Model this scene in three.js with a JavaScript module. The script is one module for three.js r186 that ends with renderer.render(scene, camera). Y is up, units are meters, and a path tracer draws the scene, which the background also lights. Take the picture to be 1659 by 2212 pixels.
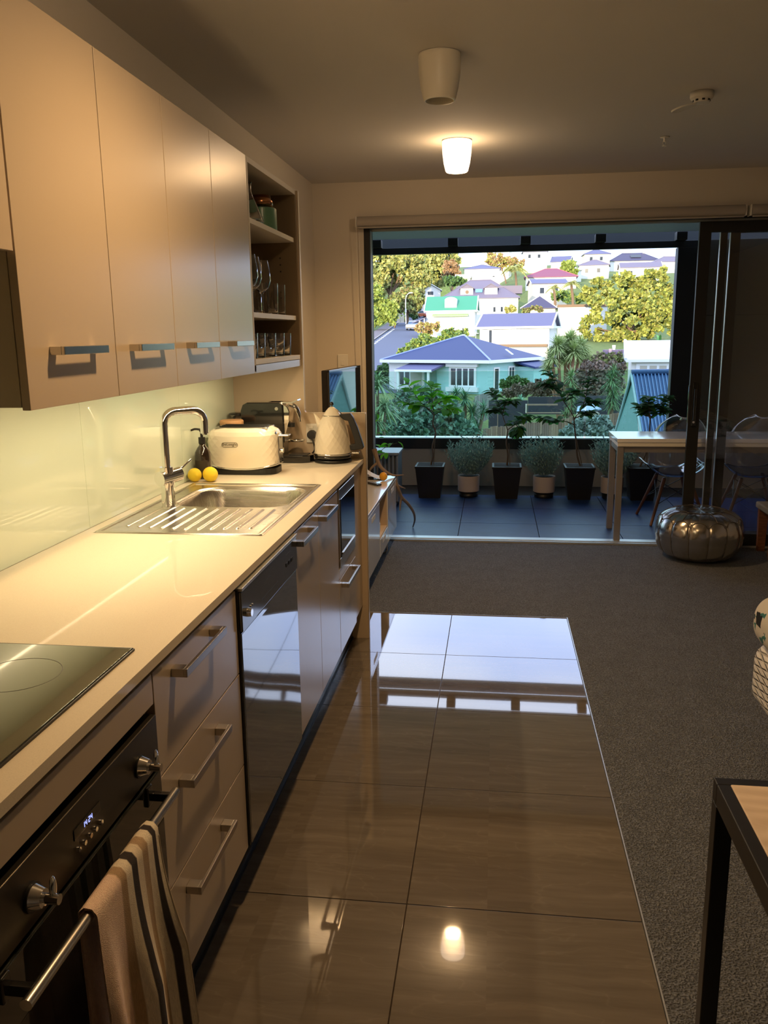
import * as THREE from 'three';
import { mergeGeometries, mergeVertices, toCreasedNormals } from 'three/addons/utils/BufferGeometryUtils.js';
import { RoundedBoxGeometry } from 'three/addons/geometries/RoundedBoxGeometry.js';
import { TextGeometry } from 'three/addons/geometries/TextGeometry.js';
import { FontLoader } from 'three/addons/loaders/FontLoader.js';
import { ImprovedNoise } from 'three/addons/math/ImprovedNoise.js';
import { RectAreaLightUniformsLib } from 'three/addons/lights/RectAreaLightUniformsLib.js';

RectAreaLightUniformsLib.init();
const renderer = new THREE.WebGLRenderer({ antialias: true });
renderer.toneMapping = THREE.LinearToneMapping;
renderer.toneMappingExposure = 1.0;
renderer.shadowMap.enabled = true;
const scene = new THREE.Scene();

// ---------------------------------------------------------------- camera
const camera = new THREE.PerspectiveCamera(63.13, 1659 / 2212, 0.05, 2000);
camera.position.set(0, 1.506, 0);
camera.rotation.order = 'YXZ';
camera.rotation.set(-0.2096, 0.1331, -0.01293);
camera.updateMatrixWorld(true);

// ---------------------------------------------------------------- sky and sun
const noise = new ImprovedNoise();
function fbm(x, y, z, n = 4) { let a = 0, s = 1, t = 0; for (let i = 0; i < n; i++) { a += s * noise.noise(x, y, z); t += s; x *= 2.03; y *= 2.03; z *= 2.03; s *= 0.5; } return a / t; }
const SKY = [0.95, 1.5, 3.0], CLOUD = [2.2, 2.5, 3.1];
{
  const W = 512, H = 256, d = new Float32Array(W * H * 4);
  for (let j = 0; j < H; j++) for (let i = 0; i < W; i++) {
    const el = ((j + 0.5) / H - 0.5) * Math.PI, az = (i + 0.5) / W * 2 * Math.PI;
    const x = Math.cos(el) * Math.cos(az), z = Math.cos(el) * Math.sin(az), y = Math.sin(el);
    const c = THREE.MathUtils.smoothstep(fbm(x * 2.2 + 5, y * 5.5, z * 2.2 + 9, 5), -0.22, 0.26), k = (j * W + i) * 4;
    const t = 0.35 + 0.65 * c;
    for (let q = 0; q < 3; q++) d[k + q] = SKY[q] + (CLOUD[q] - SKY[q]) * t;
    d[k + 3] = 1;
  }
  const sky = new THREE.DataTexture(d, W, H, THREE.RGBAFormat, THREE.FloatType);
  sky.mapping = THREE.EquirectangularReflectionMapping; sky.colorSpace = THREE.LinearSRGBColorSpace; sky.magFilter = THREE.LinearFilter; sky.needsUpdate = true;
  scene.background = sky; scene.environment = sky;
}
const sun = new THREE.DirectionalLight(new THREE.Color().setRGB(1, 0.82, 0.52), 8);
sun.position.set(-24, 12.2, 100); sun.target.position.set(0, 0, 0);
sun.castShadow = true;
Object.assign(sun.shadow.camera, { left: -180, right: 180, top: 120, bottom: -120, near: 1, far: 900 }); sun.shadow.mapSize.set(4096, 4096);
scene.add(sun, sun.target);
const WARM = new THREE.Color().setRGB(1, 0.61, 0.27), STRIPC = new THREE.Color().setRGB(1, 0.77, 0.46);
const LAMP_ON = 5.6, STRIP = 4.3;

// ---------------------------------------------------------------- helpers
let seed = 7;
function rnd(a = 0, b = 1) { seed = (seed * 1664525 + 1013904223) >>> 0; return a + (b - a) * seed / 4294967296; }
const V = (x, y, z) => new THREE.Vector3(x, y, z);
const used = {};
function numbered(n) { used[n] = (used[n] ?? -1) + 1; return used[n] ? n + '_' + String(used[n]).padStart(3, '0') : n; }
function at(px, py, d) {                                             // the point on a sight line of the photograph at distance d from the back of the room
  const v = V((px - 829.5) / 1800.22, -(py - 1106) / 1800.22, -1).applyEuler(camera.rotation);
  return v.multiplyScalar(d / -v.z).add(camera.position);
}
function boxUV(g) {                                                  // texture coordinates in metres
  g = g.index ? g.toNonIndexed() : g;
  const p = g.attributes.position, n = g.attributes.normal, uv = new Float32Array(p.count * 2);
  for (let i = 0; i < p.count; i += 3) {
    const ax = Math.abs(n.getX(i) + n.getX(i + 1) + n.getX(i + 2)), ay = Math.abs(n.getY(i) + n.getY(i + 1) + n.getY(i + 2)), az = Math.abs(n.getZ(i) + n.getZ(i + 1) + n.getZ(i + 2));
    for (let k = i; k < i + 3; k++) {
      const x = p.getX(k), y = p.getY(k), z = p.getZ(k);
      if (ay >= ax && ay >= az) { uv[2 * k] = x; uv[2 * k + 1] = z; } else if (ax >= az) { uv[2 * k] = z; uv[2 * k + 1] = y; } else { uv[2 * k] = x; uv[2 * k + 1] = y; }
    }
  }
  g.setAttribute('uv', new THREE.BufferAttribute(uv, 2));
  return g;
}
function clean(g) {
  g = g.index ? g.toNonIndexed() : g;
  for (const k of Object.keys(g.attributes)) if (!['position', 'normal', 'uv', 'color'].includes(k)) g.deleteAttribute(k);
  if (!g.attributes.normal) g.computeVertexNormals();
  if (!g.attributes.uv) g.setAttribute('uv', new THREE.BufferAttribute(new Float32Array(g.attributes.position.count * 2), 2));
  return g;
}
function join(list) { return list.length === 1 ? clean(list[0]) : mergeGeometries(list.map(clean), false); }
// box between two corners, edges softly rounded when r > 0
function bx(x0, x1, y0, y1, z0, z1, r = 0) {
  const w = Math.abs(x1 - x0), h = Math.abs(y1 - y0), d = Math.abs(z1 - z0);
  const g = r > 0 ? new RoundedBoxGeometry(w, h, d, 2, Math.min(r, w / 2.01, h / 2.01, d / 2.01)) : new THREE.BoxGeometry(w, h, d);
  g.translate((x0 + x1) / 2, (y0 + y1) / 2, (z0 + z1) / 2);
  return boxUV(g);
}
function cyl(r0, r1, h, x = 0, y = 0, z = 0, n = 24) { return new THREE.CylinderGeometry(r1, r0, h, n).translate(x, y + h / 2, z); }
function bar(a, b, r, r2 = r, n = 10) {                              // round bar from a to b
  const d = b.clone().sub(a), g = new THREE.CylinderGeometry(r2, r, d.length(), n);
  g.translate(0, d.length() / 2, 0).applyQuaternion(new THREE.Quaternion().setFromUnitVectors(V(0, 1, 0), d.clone().normalize()));
  return g.translate(a.x, a.y, a.z);
}
function tube(pts, r, seg = 24, n = 8, tension = 0.5) { return new THREE.TubeGeometry(new THREE.CatmullRomCurve3(pts, false, 'catmullrom', tension), seg, r, n); }
function taper(pts, r0, r1, seg = 20, n = 8) {                       // tube that thins out
  const c = new THREE.CatmullRomCurve3(pts), g = new THREE.TubeGeometry(c, seg, 1, n), p = g.attributes.position;
  for (let i = 0; i <= seg; i++) { const o = c.getPointAt(i / seg), r = r0 + (r1 - r0) * i / seg; for (let k = 0; k <= n; k++) { const q = i * (n + 1) + k; p.setXYZ(q, o.x + (p.getX(q) - o.x) * r, o.y + (p.getY(q) - o.y) * r, o.z + (p.getZ(q) - o.z) * r); } }
  g.computeVertexNormals(); return g;
}
function lathe(pts, n = 40) { return new THREE.LatheGeometry(pts.map(([x, y]) => new THREE.Vector2(x, y)), n); }
function extrude(pts, depth, bevel = 0) { const s = new THREE.Shape(pts.map(([x, y]) => new THREE.Vector2(x, y))); return new THREE.ExtrudeGeometry(s, { depth, bevelEnabled: bevel > 0, bevelSize: bevel, bevelThickness: bevel, bevelSegments: 2, curveSegments: 8 }); }
function mesh(name, g, m, parent) {
  const o = new THREE.Mesh(Array.isArray(g) ? join(g) : clean(g), m);
  o.name = parent && parent !== scene ? name : numbered(name); o.castShadow = o.receiveShadow = true;
  (parent ?? scene).add(o); return o;
}
function tag(o, label, category, group, kind) { o.userData = { ...o.userData, label, category }; if (group) o.userData.group = group; if (kind) o.userData.kind = kind; return o; }
function thing(name, label, category, [x, y, z] = [0, 0, 0], group, kind) { const o = new THREE.Group(); o.name = numbered(name); o.position.set(x, y, z); scene.add(o); return tag(o, label, category, group, kind); }
function sub(name, parent, x = 0, y = 0, z = 0) { const o = new THREE.Group(); o.name = name; o.position.set(x, y, z); parent.add(o); return o; }

// ---------------------------------------------------------------- materials
function tex(w, h, f, srgb = true, rx = 1, ry = 1) {
  const d = new Uint8Array(w * h * 4);
  for (let j = 0; j < h; j++) for (let i = 0; i < w; i++) { const c = f(i / w, j / h, i, j), k = (j * w + i) * 4; for (let q = 0; q < 3; q++) d[k + q] = Math.max(0, Math.min(255, Math.round((Array.isArray(c) ? c[q] : c) * 255))); d[k + 3] = 255; }
  const t = new THREE.DataTexture(d, w, h); t.wrapS = t.wrapT = THREE.RepeatWrapping; t.magFilter = THREE.LinearFilter; t.minFilter = THREE.LinearMipmapLinearFilter; t.generateMipmaps = true;
  if (srgb) t.colorSpace = THREE.SRGBColorSpace; t.repeat.set(rx, ry); t.needsUpdate = true; return t;
}
const torus = (u, v, s) => { const a = u * 2 * Math.PI, b = v * 2 * Math.PI; return [Math.cos(a) * s, Math.sin(a) * s + Math.cos(b) * s * 1.37, Math.sin(b) * s]; };
const lin = (r, g, b) => new THREE.Color().setRGB(r, g, b);
const S = (c, o = {}) => new THREE.MeshStandardMaterial({ color: c, roughness: 0.6, ...o });
const P = (c, o = {}) => new THREE.MeshPhysicalMaterial({ color: c, roughness: 0.5, ...o });
const M = {};
const grainT = tex(256, 256, () => 0.5 + rnd(-0.5, 0.5), false, 6, 6);
M.wall = S(lin(0.66, 0.6, 0.5), { roughness: 0.85, bumpMap: grainT, bumpScale: 0.0003 });
M.ceiling = S(lin(0.62, 0.6, 0.56), { roughness: 0.9, bumpMap: grainT, bumpScale: 0.0003 });
M.cab = P(lin(0.48, 0.4, 0.305), { roughness: 0.3, clearcoat: 0.6, clearcoatRoughness: 0.2 });
M.carcass = S(lin(0.5, 0.44, 0.34), { roughness: 0.5 });
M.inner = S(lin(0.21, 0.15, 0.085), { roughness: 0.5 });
M.shelf = S(lin(0.66, 0.6, 0.5), { roughness: 0.4 });
M.panel = S(lin(0.56, 0.45, 0.32), { roughness: 0.4 });
M.toe = P(lin(0.05, 0.045, 0.04), { roughness: 0.22, metalness: 0.3 });
M.steel = S(lin(0.62, 0.6, 0.57), { roughness: 0.24, metalness: 1 });
M.brushed = S(lin(0.6, 0.57, 0.52), { roughness: 0.32, metalness: 1, roughnessMap: tex(256, 256, (u, v, i, j) => { const a = 0.82 + 0.18 * Math.sin(j * 12.9898) * Math.sin(j * 4.1 + i * 0.02); return a; }, false, 4, 4) });
M.chrome = S(lin(0.85, 0.84, 0.82), { roughness: 0.05, metalness: 1 });
M.handle = S(lin(0.5, 0.47, 0.44), { roughness: 0.28, metalness: 1 });
const speck = tex(512, 512, () => { const a = rnd(); const v = a > 0.97 ? 0.9 : a < 0.03 ? 1.0 : 0.965 + rnd(-0.015, 0.015); return [v, v * 0.985, v * 0.955]; }, true, 2, 2);
M.counter = P(lin(0.74, 0.69, 0.6), { map: speck, roughness: 0.55, specularIntensity: 0.4, clearcoat: 0.4, clearcoatRoughness: 0.03 });
M.splash = P(lin(0.66, 0.74, 0.6), { roughness: 0.32, clearcoat: 1, clearcoatRoughness: 0.015 });
M.blackGlass = P(lin(0.012, 0.013, 0.011), { roughness: 0.06, clearcoat: 1, clearcoatRoughness: 0.02 });
M.hob = P(lin(0.02, 0.022, 0.016), { roughness: 0.1, clearcoat: 1, clearcoatRoughness: 0.03, ior: 1.8 });
M.ovenSteel = S(lin(0.1, 0.09, 0.075), { roughness: 0.3, metalness: 0.9 });
M.dwSteel = S(lin(0.4, 0.43, 0.47), { roughness: 0.045, metalness: 1 });
M.dwPanel = S(lin(0.2, 0.21, 0.225), { roughness: 0.1, metalness: 0.95 });
M.black = S(lin(0.008, 0.008, 0.008), { roughness: 0.4 });
M.blackGloss = P(lin(0.008, 0.008, 0.008), { roughness: 0.16, clearcoat: 1, clearcoatRoughness: 0.05 });
M.alu = S(lin(0.012, 0.012, 0.012), { roughness: 0.5 });
M.aluPale = S(lin(0.62, 0.64, 0.64), { roughness: 0.35, metalness: 0.8 });
M.white = P(lin(0.78, 0.77, 0.75), { roughness: 0.18, clearcoat: 0.8, clearcoatRoughness: 0.06 });
M.whiteMatt = S(lin(0.75, 0.72, 0.64), { roughness: 0.5 });
M.cream = P(lin(0.76, 0.69, 0.55), { roughness: 0.18, clearcoat: 0.8, clearcoatRoughness: 0.08 });
M.blind = S(lin(0.4, 0.36, 0.31), { roughness: 0.8 });
const woodF = (a, b, sc) => tex(256, 256, (u, v) => { const [x, y, z] = torus(u, v, 0.5); const g = 0.5 + 0.5 * Math.sin((v * 14 + 2.2 * fbm(u * 2, v * 3, 1.3, 3)) * 6.283 * sc); const t = 0.6 * g + 0.4 * (0.5 + fbm(x * 9, y * 9, z * 9, 3)); return [0, 1, 2].map(q => a[q] + (b[q] - a[q]) * t); }, true, 1.5, 3);
M.woodLight = S(0xffffff, { map: woodF([0.72, 0.53, 0.36], [0.82, 0.65, 0.47], 1), roughness: 0.5 });
M.woodMid = S(0xffffff, { map: woodF([0.4, 0.24, 0.14], [0.5, 0.32, 0.2], 1), roughness: 0.5 });
M.topPink = S(lin(0.74, 0.62, 0.5), { map: woodF([0.9, 0.88, 0.86], [1, 1, 1], 0.6), roughness: 0.5 });
M.nicheWood = S(lin(0.6, 0.47, 0.34), { roughness: 0.5 });
M.glass = P(0xffffff, { transmission: 1, thickness: 0, roughness: 0, ior: 1.5 });
M.glassGreen = P(lin(0.8, 0.93, 0.87), { transmission: 1, thickness: 0, roughness: 0.0, ior: 1.5 });
M.solidGlass = P(0xffffff, { transmission: 1, thickness: 0.004, roughness: 0, ior: 1.5 });
M.lemon = P(lin(0.86, 0.62, 0.016), { roughness: 0.42, bumpMap: tex(128, 128, () => rnd(), false, 6, 6), bumpScale: 0.0006 });
// polished stone-look porcelain: long soft streaks running across the room
const tileF = (s) => tex(512, 512, (u, v) => {
  const w = fbm(u * 1.6 + s, v * 3 + s * 2.1, s * 3.3, 4), st = fbm(u * 1.3 + s * 7, (v + w * 0.06) * 17, s * 1.7, 4), fine = fbm(u * 5 + s, (v + w * 0.03) * 60, s, 3), vein = Math.pow(1 - Math.min(1, Math.abs(fbm(u * 2 + s * 5, (v + w * 0.1) * 7, s, 4)) * 9), 6);
  const t = 0.5 + 0.55 * st + 0.22 * fine + 0.18 * w, k = 0.375 + 0.125 * t + 0.03 * vein;
  return [k * 1.06, k * 0.98, k * 0.88];
}, true, 1 / 0.6, 1 / 0.6);
M.tiles = [1.3, 2.9, 4.7, 6.1].map((s) => P(0xffffff, { map: tileF(s), color: lin(0.86, 0.86, 0.86), roughness: 0.035, clearcoat: 1, clearcoatRoughness: 0.012, ior: 1.7 }));
M.grout = S(lin(0.05, 0.035, 0.025), { roughness: 0.9 });
const carpetN = new Float32Array(512 * 512); for (let i = 0; i < carpetN.length; i++) carpetN[i] = rnd();
M.carpet = S(0xffffff, { map: tex(512, 512, (u, v, i, j) => { const a = carpetN[j * 512 + i], b = carpetN[((j >> 1) * 512 + (i >> 1))]; const k = 0.22 + 0.33 * (0.45 * a + 0.55 * b) + 0.03 * fbm(u * 8, v * 8, 3, 2); return [k * 0.97, k, k * 1.05]; }, true, 1.15, 1.15), bumpMap: tex(512, 512, (u, v, i, j) => carpetN[((j >> 1) * 512 + (i >> 1))], false, 1.15, 1.15), bumpScale: 0.006, roughness: 1 });
M.slate = [0, 1].map((k) => P(lin(0.01, 0.05, 0.2), { map: tex(256, 256, (u, v) => { const g = 0.9 + 0.2 * fbm(u * 6 + k * 9, v * 6, 2, 4); return [g, g, g]; }, true, 1.6, 1.6), roughness: 0.36 + 0.04 * k, bumpMap: grainT, bumpScale: 0.0004 }));  // strong blue of the reflected sky is put into the base colour
M.parapet = S(lin(0.37, 0.34, 0.32), { roughness: 0.9, bumpMap: grainT, bumpScale: 0.001 });
M.soffit = S(lin(0.36, 0.42, 0.5), { roughness: 0.8 });
M.render = S(lin(0.35, 0.33, 0.3), { roughness: 0.9 });
M.clad = S(lin(0.06, 0.06, 0.045), { roughness: 0.6 });
const font = await new FontLoader().loadAsync('fonts/droid/droid_sans_bold.typeface.json');
function text(str, size, depth) { const g = new TextGeometry(str, { font, size, depth, curveSegments: 3, bevelEnabled: false }); g.computeBoundingBox(); const b = g.boundingBox; return g.translate(-(b.max.x + b.min.x) / 2, -(b.max.y + b.min.y) / 2, 0); }

// ================================================================ the room
const XW = -1.268, ZF = -5.96, CEIL = 2.527;
tag(mesh('wall_left', bx(XW - 0.2, XW, -0.2, CEIL + 0.2, 2.8, -6.1), M.wall), 'long cream painted wall behind the kitchen and television', 'wall', null, 'structure');
tag(mesh('wall_far', [bx(XW, -0.915, 0, CEIL, ZF, -6.1), bx(-0.915, 3.0, 2.25, CEIL, ZF, -6.1), bx(3.0, 3.2, 0, CEIL, ZF, -6.1)], M.wall), 'cream wall around the wide balcony door opening', 'wall', null, 'structure');
tag(mesh('wall_right', bx(3.2, 3.4, -0.2, CEIL + 0.2, 2.8, -6.1), M.wall), 'plain cream side wall behind the bed', 'wall', null, 'structure');
tag(mesh('wall_back', bx(XW, 3.2, 0, CEIL, 2.6, 2.8), M.wall), 'plain cream wall at the entrance end of the room', 'wall', null, 'structure');
tag(mesh('ceiling', bx(XW, 3.2, CEIL, CEIL + 0.2, 2.8, -6.1), M.ceiling), 'flat painted ceiling over kitchen and living room', 'ceiling', null, 'structure');
{
  const f = thing('floor', 'room floor of glossy brown tiles beside dark grey carpet', 'floor', [0, 0, 0], null, 'structure');
  mesh('screed', bx(XW, 3.2, -0.2, -0.012, 2.6, -6.1), M.grout, f);
  const T = 0.6, XJ = -0.2156, XR = 0.402, ZE = -4.361;
  const cols = [[XJ - T * 1.0, XJ], [XJ, XR], [XW, XJ - T]];
  let q = 0;
  for (let r = 0; r < 11; r++) {
    const z1 = r ? ZE + 0.589 + (r - 1) * T : ZE, z0 = ZE + 0.589 + r * T;
    for (const [x0, x1] of cols) {
      const g = bx(x0 + 0.0015, x1 - 0.0015, -0.012, 0, z1 + 0.0015, Math.min(z0, 2.6) - 0.0015, 0.0008);
      mesh('floor_tile', g, M.tiles[q++ % 4], f);
    }
  }
  mesh('carpet', [bx(XR + 0.004, 3.2, -0.012, 0.004, 2.6, -5.986), bx(XW, XR + 0.004, -0.012, 0.004, ZE - 0.003, -5.986)], M.carpet, f).userData.label = 'dark grey loop carpet';
  mesh('edge_trim', [bx(XR, XR + 0.004, -0.012, 0.0035, 2.6, ZE), bx(XW, XR + 0.004, -0.012, 0.0035, ZE - 0.003, ZE)], M.aluPale, f);
}
// ---------------------------------------------------------------- ceiling lamps
function ceilingLamp(z, on, label) {
  const o = thing('ceiling_lamp', label, 'lamp', [-0.223, CEIL, z], 'tapered glass ceiling lamps above the kitchen aisle');
  const prof = [[0.0, 0], [0.076, 0], [0.0795, -0.006], [0.08, -0.02], [0.0775, -0.07], [0.071, -0.118], [0.0615, -0.155], [0.057, -0.162], [0.052, -0.162], [0.055, -0.15], [0.064, -0.115], [0.07, -0.07], [0.072, -0.012], [0, -0.012]].reverse();
  const opal = on ? S(lin(0.9, 0.86, 0.75), { roughness: 0.3, emissive: WARM.clone().lerp(lin(1, 1, 1), 0.35), emissiveIntensity: 3.2 }) : P(lin(0.84, 0.8, 0.68), { roughness: 0.35 });
  mesh('lamp_shade', lathe(prof, 48), opal, o);
  const b = mesh('bulb', new THREE.SphereGeometry(0.028, 20, 12).translate(0, -0.105, 0), on ? S(lin(0.9, 0.9, 0.9), { emissive: WARM.clone().lerp(lin(1, 1, 1), 0.5), emissiveIntensity: 9 }) : M.whiteMatt, o);
  mesh('bulb_socket', cyl(0.02, 0.02, 0.06, 0, -0.078, 0, 16), M.whiteMatt, b);
  mesh('rim_ring', new THREE.TorusGeometry(0.0775, 0.0025, 8, 48).rotateX(Math.PI / 2).translate(0, -0.003, 0), M.whiteMatt, o);
  if (on) {
    const l = new THREE.SpotLight(WARM, LAMP_ON, 0, 1.36, 0.55, 2); l.position.set(0, -0.1, 0); l.target.position.set(0, -2, 0); l.shadow.radius = 2.2; l.castShadow = true;
    o.add(l, l.target);
    const p = new THREE.PointLight(WARM, LAMP_ON * 0.06, 0, 2); p.position.set(0, -0.1, 0); p.shadow.radius = 2; p.castShadow = true; o.add(p);
  }
  return o;
}
ceilingLamp(-4.826, true, 'lit tapered opal glass ceiling lamp glowing near the balcony door');
ceilingLamp(-3.396, false, 'unlit tapered opal glass ceiling lamp above the kitchen aisle');
ceilingLamp(-1.966, true, 'lit tapered opal glass ceiling lamp beside the wall cabinets over the oven');
{
  const o = thing('smoke_detector', 'small white round smoke detector hanging from ceiling with open cover', 'detector', [0.88, CEIL, -4.10]);
  mesh('housing', lathe([[0, -0.045], [0.03, -0.045], [0.034, -0.042], [0.036, -0.03], [0.047, -0.027], [0.05, -0.02], [0.05, 0], [0, 0]], 32), M.whiteMatt, o);
  mesh('sensor_slot', [...Array(8)].map((_, i) => bx(-0.006, 0.006, -0.039, -0.032, 0.0345, 0.037).rotateY(i * Math.PI / 4)), M.black, o);
  mesh('cover', new THREE.CylinderGeometry(0.052, 0.05, 0.006, 32).rotateZ(0.22).translate(-0.075, -0.062, 0.0), M.whiteMatt, o);
  mesh('wire', tube([V(-0.02, -0.044, 0), V(-0.03, -0.055, 0), V(-0.045, -0.058, 0)], 0.0015, 8, 6), M.whiteMatt, o);
  const s = thing('sprinkler_head', 'tiny fire sprinkler head on ceiling past the smoke detector', 'sprinkler', [0.885, CEIL, -4.96]);
  mesh('escutcheon', lathe([[0, -0.006], [0.02, -0.005], [0.026, 0], [0, 0]], 24), M.whiteMatt, s);
  mesh('frame', [cyl(0.004, 0.006, 0.02, 0, -0.026, 0, 10), bar(V(0.006, -0.02, 0), V(0.009, -0.034, 0), 0.0015), bar(V(-0.006, -0.02, 0), V(-0.009, -0.034, 0), 0.0015), bar(V(0.009, -0.034, 0), V(0, -0.044, 0), 0.0015), bar(V(-0.009, -0.034, 0), V(0, -0.044, 0), 0.0015)], M.whiteMatt, s);
  mesh('deflector', cyl(0.012, 0.012, 0.002, 0, -0.047, 0, 16), M.whiteMatt, s);
}
// ---------------------------------------------------------------- blinds, doors and threshold
function blind(x0, x1, label, cord) {
  const o = thing('roller_blind', label, 'blind', [x0, 2.26, ZF + 0.048]);
  const w = x1 - x0;
  mesh('fabric_roll', new THREE.CylinderGeometry(0.036, 0.036, w - 0.03, 28).rotateZ(Math.PI / 2).translate(w / 2, 0, 0), M.blind, o);
  for (const s of [0.004, w - 0.014]) mesh('bracket', [bx(s, s + 0.01, -0.034, 0.034, -0.046, 0.03, 0.003)], M.whiteMatt, o);
  mesh('hem_bar', bx(0.02, w - 0.02, -0.044, -0.034, 0.012, 0.03, 0.003), M.blind, o);
  if (cord) { const c = mesh('chain', [bar(V(0.012, -0.02, 0.034), V(0.03, -1.5, 0.012), 0.0018, 0.0018, 6), bar(V(0.02, -0.02, -0.03), V(0.045, -1.5, -0.02), 0.0018, 0.0018, 6)], M.whiteMatt, o); c.userData.label = 'thin bead pull chain'; }
}
blind(-0.965, 1.592, 'long rolled up grey roller blind above the open doorway', true);
blind(1.604, 3.15, 'rolled up grey roller blind above the fixed glass pane', false);
{
  const o = thing('door_1', 'black aluminium frame lining the wide balcony doorway', 'door frame', [0, 0, 0], null, 'structure');
  mesh('jamb', bx(-0.915, -0.872, 0.0, 2.25, -5.965, -6.1, 0.004), M.alu, o);
  mesh('jamb', bx(2.96, 3.0, 0.0, 2.25, -5.985, -6.1, 0.004), M.alu, o);
  mesh('head', [bx(-0.872, 2.96, 2.224, 2.25, -5.985, -6.1, 0.003)], M.alu, o);
  mesh('track', [bx(-0.872, 2.96, 2.21, 2.224, -6.018, -6.022), bx(-0.872, 2.96, 2.21, 2.224, -6.056, -6.06)], M.aluPale, o);
  mesh('seal', bx(-0.874, -0.8695, 0.02, 2.224, -6.0, -6.012), M.aluPale, o);
  mesh('sill', [bx(-0.915, 3.0, -0.2, 0.006, -5.986, -6.16), bx(-0.872, 2.96, 0.006, 0.014, -6.018, -6.022), bx(-0.872, 2.96, 0.006, 0.014, -6.056, -6.06), bx(-0.872, 2.96, 0.006, 0.016, -5.988, -5.993)], M.aluPale, o);
}
function slider(name, x0, x1, z, label, kind, stile, handle) {
  const o = thing(name, label, kind, [0, 0, 0], null, 'structure'), d = 0.015;
  mesh('stile', bx(x0, x0 + stile, 0.016, 2.208, z - d, z + d, 0.002), M.alu, o);
  mesh('stile', bx(x1 - 0.06, x1, 0.016, 2.208, z - d, z + d, 0.002), M.alu, o);
  mesh('rail', bx(x0 + stile, x1 - 0.06, 2.14, 2.208, z - d, z + d, 0.002), M.alu, o);
  mesh('rail', bx(x0 + stile, x1 - 0.06, 0.016, 0.1, z - d, z + d, 0.002), M.alu, o);
  mesh('pane', bx(x0 + stile - 0.004, x1 - 0.056, 0.096, 2.144, z - 0.003, z + 0.003), M.glass, o);
  if (name !== 'door_2') mesh('daylit_edge', bx(x0 - 0.0035, x0, 0.02, 2.2, z - d + 0.002, z + d - 0.004), M.aluPale, o);  // pale strip stands in for daylight on the side of the black stile
  if (handle) {
    mesh('strike_edge', bx(x0 - 0.004, x0 + 0.001, 0.88, 1.14, z - 0.006, z + 0.006), M.chrome, o);
    const h = mesh('handle', [bx(x0 + 0.018, x0 + 0.05, 0.86, 1.16, z + d, z + d + 0.012, 0.004), bx(x0 + 0.026, x0 + 0.042, 0.9, 1.12, z + d + 0.012, z + d + 0.03, 0.006)], M.blackGloss, o);
    mesh('lock_cylinder', new THREE.CylinderGeometry(0.008, 0.008, 0.008, 16).rotateX(Math.PI / 2).translate(x0 + 0.034, 0.89, z + d + 0.015), M.chrome, h);
  }
}
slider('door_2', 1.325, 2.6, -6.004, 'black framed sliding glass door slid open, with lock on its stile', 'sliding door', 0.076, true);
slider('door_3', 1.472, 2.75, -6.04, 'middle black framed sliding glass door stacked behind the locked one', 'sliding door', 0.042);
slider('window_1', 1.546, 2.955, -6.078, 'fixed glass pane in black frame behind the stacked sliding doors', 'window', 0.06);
{
  const o = thing('light_switch', 'small cream switch plate on wall above the television', 'switch', [-1.08, 1.315, ZF]);
  mesh('plate', bx(-0.038, 0.038, -0.058, 0.058, 0, 0.009, 0.004), M.whiteMatt, o); mesh('rocker', bx(-0.012, 0.012, -0.02, 0.02, 0.009, 0.012, 0.002), M.whiteMatt, o);
}

// ================================================================ the kitchen
const XD = -0.632, YC = 0.92, ZP = -3.96, XS = XW + 0.007;
function handle(parent, x, y, z0, z1, m = M.handle, out = 0.034) {   // square D handle along z, standing out from plane x
  const h = mesh('handle', [bx(x + out - 0.008, x + out, y - 0.009, y + 0.009, z0, z1, 0.0015), bx(x, x + out - 0.007, y - 0.009, y + 0.009, z0, z0 + 0.026, 0.0015), bx(x, x + out - 0.007, y - 0.009, y + 0.009, z1 - 0.026, z1, 0.0015)], m, parent);
  h.userData.label = 'square brushed steel handle'; return h;
}
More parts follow.
